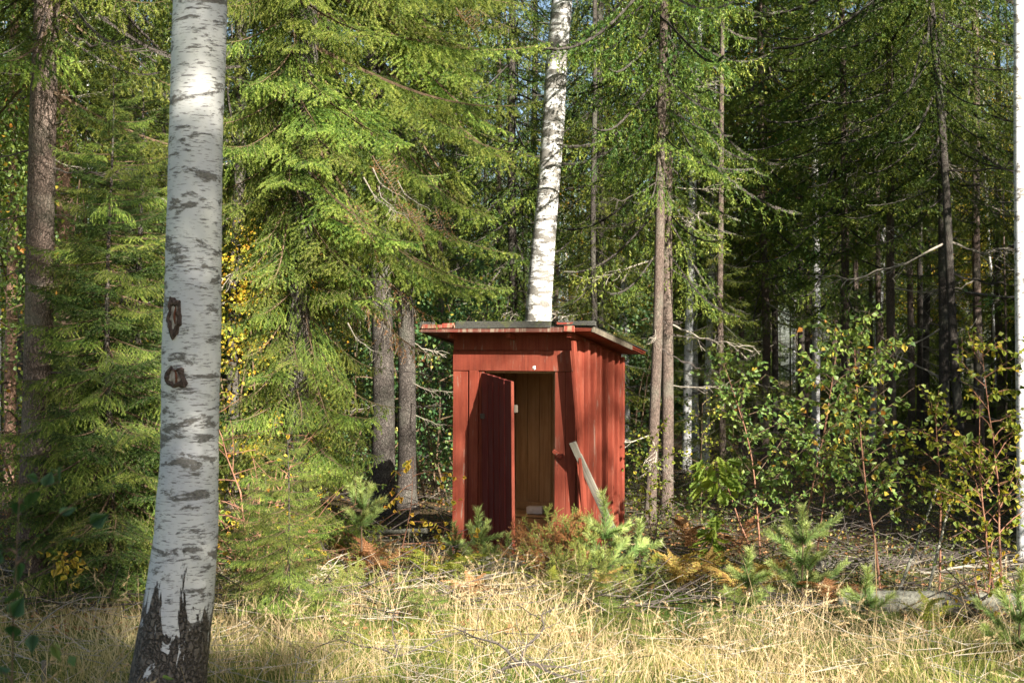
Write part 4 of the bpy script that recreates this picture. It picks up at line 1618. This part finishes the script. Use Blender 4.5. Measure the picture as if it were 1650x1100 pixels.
def pine_sapling(px, d, H, label, sp=.3, whorls=3, r=r1, lean=0.0, z0=.2, per=5, k=1.0):
    x = X(px, d)
    t = thing('pine_sapling', label, 'sapling', (x, d, gz(x, d)))
    s = Soup()
    st = np.array([(lean * u * H, .02 * math.sin(u * 5), u * H * .92) for u in np.linspace(0, 1, 8)])
    st[0, 2] = -.04
    tube(s, st, np.linspace(.011, .004, 8), 7)
    obj('stem', s.mesh('stem', M['twig'], True), t)
    k *= .86
    obj('shoot', PS[0], t, tuple(st[-2]), (0, R(-86), r.random()), (k * 1.2,) * 3)
    for w in range(whorls):
        u = z0 + (1 - z0) * (w + .35) / whorls
        for j in range(per):
            a = j * 6.283 / per + w + r.uniform(-.3, .3)
            p = (lean * u * H, 0, u * H * .92)
            L = sp * (1.25 - u * .6) * r.uniform(.8, 1.2)
            n = max(1, int(round(L / .2)))
            e = R(r.uniform(22, 50))
            q = Vector(p)
            for m in range(n):
                obj('shoot', PS[int(r.integers(4))], t, tuple(q), (r.uniform(0, 6), -e, a + r.uniform(-.15, .15)), (k, k * r.uniform(.75, 1.1), k * r.uniform(.75, 1.1)))
                q = q + Vector((math.cos(a) * math.cos(e), math.sin(a) * math.cos(e), math.sin(e))) * .2 * k
                e += .15
    return t


pine_sapling(1292, 10.6, .66, 'pine sapling with long pale green needles in front of the green birch saplings', .34, 3)
pine_sapling(975, 11.6, .62, 'blue-green pine sapling with thick shoots at the right front corner of the outhouse', .36, 2, z0=.1, per=6, k=1.15)
pine_sapling(772, 12.2, .42, 'small blue-green pine sapling just left in front of the open door', .2, 2)
pine_sapling(735, 12.5, .3, 'tiny pine seedling at the left front corner of the outhouse', .16, 2, k=.8)
pine_sapling(583, 11.6, .78, 'lanky pine sapling with a thin bare stem left of the outhouse', .22, 2, z0=.62)
pine_sapling(1205, 10.4, .3, 'low green pine seedling in the grass left of the pale pine sapling', .22, 2, z0=.1)
pine_sapling(1395, 9.6, .25, 'low pine seedling in the straw below the lichened log', .22, 2, z0=.1)
pine_sapling(1640, 8.6, .42, 'dark green pine seedling at the lower right edge', .3, 2, z0=.1)
pine_sapling(1030, 12.0, .35, 'pine seedling behind the ferns right of the outhouse corner', .22, 2, z0=.1)
pine_sapling(820, 12.1, .22, 'seedling pine in front of the foot of the open door', .16, 1, z0=.1, k=.8)

# ------------------------------------------------------------------ junipers


def jun_branch(seed, L, dead=.0):
    r = np.random.default_rng(seed)
    s = Soup()
    W, N = [], []
    st = polyline_stem(r, (0, 0, 0), (1, 0, .1), L, 8, .07, .02)
    for i in range(8):
        W.append((st[i], st[i + 1], .0035, .0025))
    for j in range(34):
        u = r.uniform(.15, 1) * 8
        k = min(int(u), 7)
        b = st[k] * (1 - u + k) + st[k + 1] * (u - k)
        d = _norm(_norm(st[k + 1] - st[k]) * 1.1 + r.normal(size=3) * .6)
        l = r.uniform(.05, .13)
        N.append((b, b + d * l * .5, r.uniform(.2, .7)))
        N.append((b + d * l * .5, b + _norm(d + r.normal(size=3) * .25) * l, r.uniform(.5, 1)))
    p0, p1, _ = seg_arr(W)
    thin(s, p0, p1, .0035, .0025, mat=1)
    n0, n1, tt = seg_arr(N)
    thin(s, n0, n1, .0012, .0008, mat=1)
    needles(s, n0, n1, tt, 620, .013, .0034, r=r, flat=0, mat=2 if dead else 0)
    return s.mesh('branch', [M['juniper'], M['twig'], M['needle_dead']])


JB = [jun_branch(750 + i, .42) for i in range(4)]
JD = [jun_branch(760 + i, .42, 1) for i in range(2)]


def juniper(px, d, H, label, n=40, spread=.35, deadp=.15, r=r1):
    x = X(px, d)
    t = thing('juniper', label, 'shrub', (x, d, gz(x, d)))
    s = Soup()
    tube(s, [(0, 0, -.04), (.02, 0, H * .3), (0, 0, H * .6)], [.012, .009, .004], 6)
    obj('stem', s.mesh('stem', M['twig'], True), t)
    for i in range(n):
        a = i * 2.4 + r.uniform(-.3, .3)
        f = r.random()
        e = R(r.uniform(35, 85))
        dead_ = r.random() < deadp
        k = H / .75 * r.uniform(.6, 1.05)
        obj('branch', (JD if dead_ else JB)[int(r.integers(2 if dead_ else 4))], t,
            (math.cos(a) * spread * .3 * f, math.sin(a) * spread * .3 * f, H * .55 * r.random() ** 1.3), (r.random() * 6, -e, a), (k,) * 3)
    return t


juniper(900, 11.6, .62, 'juniper bush with orange dead tips in front of the outhouse doorway', 60, .6, .28)
juniper(860, 12.0, .56, 'smaller juniper with mostly orange dry twigs before the doorway', 26, .35, .6)
juniper(790, 11.8, .4, 'low juniper sprig with one orange tip before the open door', 20, .3, .35)
juniper(940, 11.3, .42, 'low green juniper right of the orange-tipped one', 34, .5, .1)
juniper(740, 11.0, .24, 'flat juniper seedling in the grass left of the door', 20, .4, .1)
juniper(1010, 10.9, .3, 'flat green juniper beside the blue-green pine sapling', 30, .6, .08)
juniper(560, 10.8, .34, 'low shaggy juniper in the sunny grass below the lanky pine', 34, .6, .05)
juniper(640, 10.9, .24, 'small juniper seedling left of the yellow ferns', 20, .5, .1)

# ------------------------------------------------------------------ ferns


def frond(seed, L, mat):
    r = np.random.default_rng(seed)
    s = Soup()
    n = 14
    t_ = np.linspace(0, 1, n)
    ax = np.stack([t_ * L * .8, .02 * np.sin(t_ * 4 + seed), L * (.75 * t_ - .62 * t_ ** 2)], 1)
    tube(s, ax, np.linspace(.003, .001, n), 4, mat=0, tint=.2)
    P0, D0, Sz, T = [], [], [], []
    for i in range(2, n):
        for sd in (-1, 1):
            w = L * .34 * math.sin(min(1, t_[i] * 1.1 + .12) * math.pi) ** .8 * (1 - .45 * t_[i]) + .01
            d = _norm(np.array([.45, sd, -.12 + r.normal() * .08]))
            m = 9
            for k in range(m):
                u = k / m
                b = ax[i] + d * w * u
                for s2 in (-1, 1):
                    P0.append(b)
                    D0.append(_norm(np.cross(d, np.array([0, 0, 1.])) * s2 + d * .5))
                    Sz.append(max(.006, .03 * (1 - u) * L / .5))
                    T.append(r.random())
            thin(s, ax[i][None], (ax[i] + d * w)[None], .001, .0006, tint=.3)
    P0, D0 = np.array(P0), np.array(D0)
    leaves(s, P0, D0, np.tile([0, 0, 1.], (len(P0), 1)) + r.normal(size=P0.shape) * .25, np.array(Sz), np.array(T), wid=.3, r=r)
    return s.mesh('frond', M[mat])


FR = {m: [frond(800 + i, .5, m) for i in range(3)] for m in ('fern', 'fern_brown', 'fern_green')}


def fern(px, d, label, mat, n=5, k=1.0, r=r1):
    x = X(px, d)
    t = thing('fern', label, 'fern', (x, d, gz(x, d)))
    for i in range(n):
        obj('frond', FR[mat][i % 3], t, (0, 0, .06), (r.uniform(-.3, .3), R(r.uniform(-45, 0)), i * 6.283 / n + r.uniform(-.4, .4)), (k * r.uniform(1.0, 1.5),) * 3)
    return t


fern(700, 11.4, 'yellow bracken left of the open outhouse door', 'fern_green', 7, .9)
fern(660, 11.9, 'golden bracken frond leaning at the left foot of the outhouse', 'fern', 5, .8)
fern(1095, 11.2, 'orange-yellow bracken right of the outhouse, before the oak sapling', 'fern', 7, .9)
fern(1140, 11.6, 'small golden bracken at the foot of the oak sapling', 'fern', 5, .7)
fern(1195, 10.9, 'rust-tinged bracken between the oak sapling and the pale pine', 'fern', 6, .8)
fern(1045, 11.9, 'low yellow bracken beside the outhouse side wall', 'fern_green', 5, .6)
fern(600, 11.6, 'brown withered bracken by the lanky pine sapling', 'fern_brown', 7, .9)
fern(560, 12.0, 'brown withered bracken under the large spruce', 'fern_brown', 6, .8)
fern(1110, 13.6, 'withered pinkish bracken behind the oak sapling', 'fern_brown', 6, .8)
fern(1190, 13.4, 'withered bracken in the shade right of the oak sapling', 'fern_brown', 6, .8)
fern(1000, 14.4, 'brown fern in the shade behind the outhouse side wall', 'fern_brown', 5, .8)
fern(1340, 10.3, 'brown bracken in the straw beneath the orange-stemmed birch', 'fern_brown', 5, .7)
fern(1485, 9.5, 'single yellow fern in front of the lichened log', 'fern_green', 4, .5)
fern(820, 11.1, 'yellowing bracken in the grass in front of the door', 'fern_green', 5, .6)
for i, (px, d, H, lab) in enumerate([(520, 9.6, .3, 'tiny spruce seedling in the sunny grass left of centre'), (1010, 9.2, .28, 'tiny spruce seedling in the straw below the blue-green pine'),
                                     (1180, 9.4, .34, 'small spruce seedling in the straw below the golden bracken'), (690, 9.9, .26, 'tiny spruce seedling in the grass below the yellow bracken'),
                                     (950, 10.4, .36, 'small spruce seedling in front of the green juniper')]):
    young_spruce(px, d, H, .16, lab, 26, .006, br=HB, z0=.02)
fern(880, 10.7, 'green-yellow bracken before the orange-tipped juniper', 'fern_green', 6, .55)
fern(960, 10.9, 'orange bracken in front of the blue-green pine sapling', 'fern', 5, .5)
fern(760, 10.5, 'brown bracken in the grass in front of the tiny juniper', 'fern_brown', 6, .5)
fern(1240, 11.4, 'golden bracken behind the pale pine sapling', 'fern', 5, .7)

# ------------------------------------------------------------------ logs, sticks, stump


def log(name, label, a, b, r0, r1_, mat, k=16, wob=.12, cat='log', bend=0.0, n=26):
    a, b = Vector(a), Vector(b)
    t_ = np.linspace(0, 1, n)
    dv = np.array(b - a)
    pts = t_[:, None] * dv + np.stack([0 * t_, 0 * t_, bend * np.sin(t_ * 3.14)], 1)
    s = Soup()
    tube(s, pts, np.linspace(r0, r1_, n), k, wob=wob, seed=len(bpy.data.objects))
    return thing(name, label, cat, a, me=s.mesh(name, M[mat], True))


log('fallen_log', 'thick grey lichened log lying across the lower right', (X(1350, 10.3), 10.3, .11), (X(1720, 9.9), 9.9, .12), .08, .095, 'lichen')
log('fallen_log', 'thin fallen log behind the thick lichened one', (X(1300, 12.4), 12.4, .06), (X(1640, 13.2), 13.2, .1), .05, .04, 'bark_dark', 10)
log('fallen_log', 'pale broken branch on the ground left of the outhouse', (X(598, 13.2), 13.2, .27), (X(688, 12.9), 12.9, .32), .02, .026, 'lichen', 10)
log('leaning_stick', 'lichened bare stick leaning right beside the orange-stemmed birch', (X(1440, 10.9), 10.9, .0), (X(1512, 11.2), 11.2, .88), .014, .008, 'lichen', 8, .25, 'stick')
log('leaning_stick', 'shaggy lichened stick rising right of the leaning one', (X(1488, 10.8), 10.8, .0), (X(1528, 10.8), 10.8, .75), .015, .01, 'lichen', 8, .35, 'stick')
log('dead_stick', 'short pale dead stick standing in the lower left corner', (X(75, 7.9), 7.9, -.05), (X(74, 7.9), 7.9, .16), .016, .014, 'greywood', 8, .1, 'stick')
log('dead_stick', 'thin pale stick bent over the grass left of the foreground birch', (X(30, 8.6), 8.6, .1), (X(180, 8.9), 8.9, .35), .006, .004, 'greywood', 6, .2, 'stick', .1)
log('dead_stick', 'long pale stalk standing before the orange-stemmed birch', (X(1412, 9.7), 9.7, -.02), (X(1408, 9.7), 9.7, .62), .004, .0025, 'straw', 5, .1, 'stick')

# dark dead branch sprawling in the foreground grass
rd = np.random.default_rng(66)
s = Soup()
q0 = np.array([0., 0, 0])
mains = [polyline_stem(rd, q0, (1, .1, .12), .75, 9, .22, -.02), polyline_stem(rd, q0, (-1, .1, .15), .7, 9, .22, -.01), polyline_stem(rd, q0, (.2, .3, 1), .45, 8, .2, -.02),
         polyline_stem(rd, q0, (-.7, -.2, .7), .5, 8, .2, -.05), polyline_stem(rd, q0, (.8, -.2, .5), .45, 8, .2, -.05)]
for mn in mains:
    tube(s, mn, np.linspace(.010, .003, len(mn)), 5)
    for k in range(1, len(mn) - 1):
        for _ in range(2):
            tw = polyline_stem(rd, mn[k], rd.normal(size=3) + np.array([0, 0, .4]), rd.uniform(.06, .22), 4, .25, 0)
            thin(s, tw[:-1], tw[1:], .003, .002)
thing('fallen_branch', 'dark twisted dead branch sprawling in the foreground grass', 'branch', (X(838, 7.9), 7.9, .14), me=s.mesh('fallen_branch', M['blacktwig']))
s = Soup()
for mn in [polyline_stem(rd, q0, (1, .3, .25), .5, 8, .2, -.03), polyline_stem(rd, q0, (.1, .3, .9), .3, 6, .2, -.02), polyline_stem(rd, q0, (-1, .3, .2), .6, 8, .2, 0)]:
    tube(s, mn, np.linspace(.007, .002, len(mn)), 5)
    for k in range(1, len(mn) - 1):
        tw = polyline_stem(rd, mn[k], rd.normal(size=3) + np.array([0, 0, .4]), rd.uniform(.06, .2), 4, .25, 0)
        thin(s, tw[:-1], tw[1:], .0025, .0015)
thing('fallen_branch', 'small dark dead branch in the grass right of the foreground birch', 'branch', (X(640, 8.3), 8.3, .1), me=s.mesh('fallen_branch', M['blacktwig']))
for px, d, a, lab in [(640, 11.6, .2, 'grey dead spray of twigs left of the outhouse'), (700, 11.9, -.3, 'bleached twig arching before the left foot of the outhouse'),
                      (430, 10.4, 1.2, 'grey dead spray beneath the reddish twiggy shrub'), (1480, 11.6, .2, 'dead spray behind the leaning sticks'), (40, 11.6, 2.4, 'heap of dead twigs left of the thick left spruce'),
                      (90, 11.3, .6, 'dead twigs at the right foot of the thick left spruce')]:
    for q in range(1):
        thing('dead_spray', lab, 'branch', (X(px, d), d, .12), (r1.uniform(-.5, .5), -.25, a), None, DEAD[int(r1.integers(4))], (1.0,) * 3)

# ------------------------------------------------------------------ grass, straw, litter, bilberry (what nobody could count)


def grass_layer(n, xr, yr, Lr, wr, tintf, mat, seed, lie=(.25, .9), comb=(-.35, .1), segs=3, zoff=-.01, keep=None):
    r = np.random.default_rng(seed)
    x = r.uniform(*xr, n)
    y = yr[0] + (yr[1] - yr[0]) * r.random(n)
    if keep is not None:
        k = keep(x, y, r)
        x, y = x[k], y[k]
    n = len(x)
    z = np.array([gz(a, b) for a, b in zip(x, y)]) + zoff
    az = r.uniform(0, 6.283, n)
    lean = r.uniform(*lie, n)
    L = r.uniform(*Lr, n) * (.6 + .6 * r.random(n))
    dx = np.cos(az) * lean + comb[0]
    dy = np.sin(az) * lean + comb[1]
    pa = patch(x, y, 1.1, 21) * 9
    dx = dx + .45 * np.cos(pa)
    dy = dy + .45 * np.sin(pa)
    h = np.stack([dx, dy], 1)
    face = r.uniform(0, 6.283, n)
    sx, sy = np.cos(face), np.sin(face) * .6
    w = r.uniform(*wr, n)
    V = np.zeros((n, 2 * segs + 1, 3), np.float32)
    for k in range(segs + 1):
        u = k / segs
        bendh = u ** 1.7
        px_ = x + h[:, 0] * L * bendh
        py_ = y + h[:, 1] * L * bendh
        pz_ = z + L * (u - .55 * np.minimum(1.2, np.hypot(h[:, 0], h[:, 1])) * u ** 2.2)
        if k < segs:
            ww = w * (1 - .55 * u) * .5
            V[:, 2 * k] = np.stack([px_ - sx * ww, py_ - sy * ww, pz_], 1)
            V[:, 2 * k + 1] = np.stack([px_ + sx * ww, py_ + sy * ww, pz_], 1)
        else:
            V[:, 2 * segs] = np.stack([px_, py_, pz_], 1)
    b = np.arange(n)[:, None] * (2 * segs + 1)
    F4 = np.concatenate([b + np.array([[2 * k, 2 * k + 1, 2 * k + 3, 2 * k + 2]]) for k in range(segs - 1)])
    F3 = b + np.array([[2 * segs - 2, 2 * segs - 1, 2 * segs]])
    tt = np.clip(tintf(x, y, r), 0, 1)
    s = Soup()
    s.add(V.reshape(-1, 3), F3, F4, np.repeat(tt, 2 * segs + 1))
    return s, (x, y, z, h, L)


def patch(x, y, sc_=.7, off=0.0):
    return np.array([mnoise.noise(Vector((a * sc_ + off, b * sc_, 3.3))) for a, b in zip(x, y)])


def in_view(x, y, r, m=1.2):
    return np.abs(x) < .365 * y + m


def dens_front(x, y, r):
    d = np.clip((13.4 - y) / 1.5, 0, 1) * in_view(x, y, r)
    # the straw thins out under the trees and in the dark hollow right of the hut
    d *= np.where((x > .9) & (y > 11.4), .12, 1)
    d *= np.where((x > 2.2) & (y > 9.6), .2, 1)
    d *= np.clip(.75 + 2.2 * patch(x, y, 2.2, 11), .12, 1)
    return r.random(len(x)) < d * (.35 + .65 * np.clip(9.5 / y, 0, 1) ** 2)


def tint_short(x, y, r):
    p = patch(x, y, .55)
    left = np.clip((-.6 - x) / 2.5, 0, 1)
    return .37 + 1.7 * p - .14 * left - .1 * np.clip(1.2 - np.abs(x - .2), 0, 1) + r.normal(size=len(x)) * .15 + .1 * np.clip(x / 3, -1, 1)


s1, _ = grass_layer(105000, (-6, 6), (6.4, 13.4), (.06, .24), (.003, .006), tint_short, None, 1, keep=dens_front)
o = obj('grass', s1.mesh('grass', M['grass']))
o['kind'] = 'stuff'
o['label'] = 'short green and straw-coloured grass covering the clearing'


def dens_straw(x, y, r):
    p = patch(x, y, .9, 5)
    d = np.clip(.2 + 1.9 * p + .22 * np.clip(x + .5, 0, 3) + 1.2 * patch(x, y, 2.6, 31), .02, 1) * in_view(x, y, r)
    d *= np.clip((12.8 - y) / 1.5, 0, 1)
    d *= np.where((x < -1.9), .35, 1)
    d *= np.where((x > .9) & (y > 11.2), .15, 1)
    d *= np.where((x > 2.1) & (y > 9.2), .2, 1)
    return r.random(len(x)) < d


s2, (x, y, z, h, L) = grass_layer(46000, (-6, 6), (6.6, 12.8), (.22, .52), (.0022, .0045), lambda x, y, r: .72 + r.normal(size=len(x)) * .16, None, 2,
                                  lie=(.3, 1.0), comb=(.12, .0), segs=5, keep=dens_straw)
# seed heads: small drooping plumes at the ends of a share of the stems
r = np.random.default_rng(17)
sel = np.where((r.random(len(x)) < .24) & (L > .36))[0]
hx, hy = h[sel, 0], h[sel, 1]
tips = np.stack([x[sel] + hx * L[sel], y[sel] + hy * L[sel], z[sel] + L[sel] * (1 - .55 * np.minimum(1.2, np.hypot(hx, hy)))], 1)
dirs = _norm(np.stack([hx, hy, 1 - 1.2 * np.minimum(1.2, np.hypot(hx, hy))], 1))
needles(s2, tips - dirs * .11, tips + dirs * .01, r.uniform(.55, 1, len(sel)), 260, .022, .0045, fwd=1.6, r=r, flat=0)
o = obj('straw_grass', s2.mesh('straw_grass', M['straw']))
o['kind'] = 'stuff'
o['label'] = 'long bleached straw bending over the clearing'


# litter of fallen twigs and leaves over the forest floor
def litter(seed, n, yr, mat, lr, rr_w, zh=.05, keep=None):
    r = np.random.default_rng(seed)
    y = yr[0] + (yr[1] - yr[0]) * r.random(n) ** 1.2
    x = r.uniform(-1, 1, n) * (.37 * y + 1.5)
    if keep is not None:
        k = keep(x, y, r)
        x, y = x[k], y[k]
    z = np.array([gz(a, b) for a, b in zip(x, y)]) + r.random(len(x)) * zh + .004
    a = r.uniform(0, 6.283, len(x))
    e = r.normal(size=len(x)) * .22
    l = r.uniform(*lr, len(x))
    p0 = np.stack([x, y, z], 1)
    p1 = p0 + np.stack([np.cos(a) * np.cos(e), np.sin(a) * np.cos(e), np.abs(np.sin(e))], 1) * l[:, None]
    s = Soup()
    thin(s, p0, p1, rr_w, rr_w * .6)
    o = obj('twig_litter', s.mesh('twig_litter', M[mat]))
    o['kind'] = 'stuff'


litter(41, 1300, (10.5, 34), 'deadtwig', (.12, .55), .003, .1)
litter(42, 4500, (10.0, 32), 'blacktwig', (.15, .8), .006, .12)
litter(43, 1500, (7.2, 12.5), 'deadtwig', (.12, .5), .0028, .16)
r = np.random.default_rng(45)
n = 30000
y = 9.5 + 30 * r.random(n) ** 1.3
x = r.uniform(-1, 1, n) * (.37 * y + 1.5)
z = np.array([gz(a, b) for a, b in zip(x, y)]) + r.random(n) * .03 + .004
s = Soup()
D = r.normal(size=(n, 3)) * np.array([1, 1, .3])
leaves(s, np.stack([x, y, z], 1), D, np.tile([0, 0, 1.], (n, 1)) + r.normal(size=(n, 3)) * .5, r.uniform(.02, .05, n), np.clip(r.normal(.45, .3, n), 0, 1), r=r)
o = obj('fallen_leaves', s.mesh('fallen_leaves', M['fern_brown']))
o['kind'] = 'stuff'

# bilberry and low green cover
r = np.random.default_rng(46)
n = 85000
y = 11.2 + 22 * r.random(n) ** 1.25
x = r.uniform(-1, 1, n) * (.37 * y + 1.5)
pp = patch(x, y, 1.1, 9)
k = r.random(n) < np.clip(.7 + 1.8 * pp, .05, 1)
x, y = x[k], y[k]
n = len(x)
z = np.array([gz(a, b) for a, b in zip(x, y)]) + r.random(n) ** 1.3 * .24
s = Soup()
leaves(s, np.stack([x, y, z], 1), r.normal(size=(n, 3)), r.normal(size=(n, 3)) * .7 + np.array([0, 0, .8]), r.uniform(.018, .036, n), np.clip(r.normal(.5, .25, n), 0, 1), r=r)
m = n // 4
thin(s, np.stack([x[:m], y[:m], z[:m] * 0 - .02 + np.array([gz(a, b) for a, b in zip(x[:m], y[:m])])], 1), np.stack([x[:m] + r.normal(size=m) * .03, y[:m] + r.normal(size=m) * .03, z[:m]], 1), .002, .001, tint=.2)
o = obj('bilberry_cover', s.mesh('bilberry_cover', M['berry']))
o['kind'] = 'stuff'
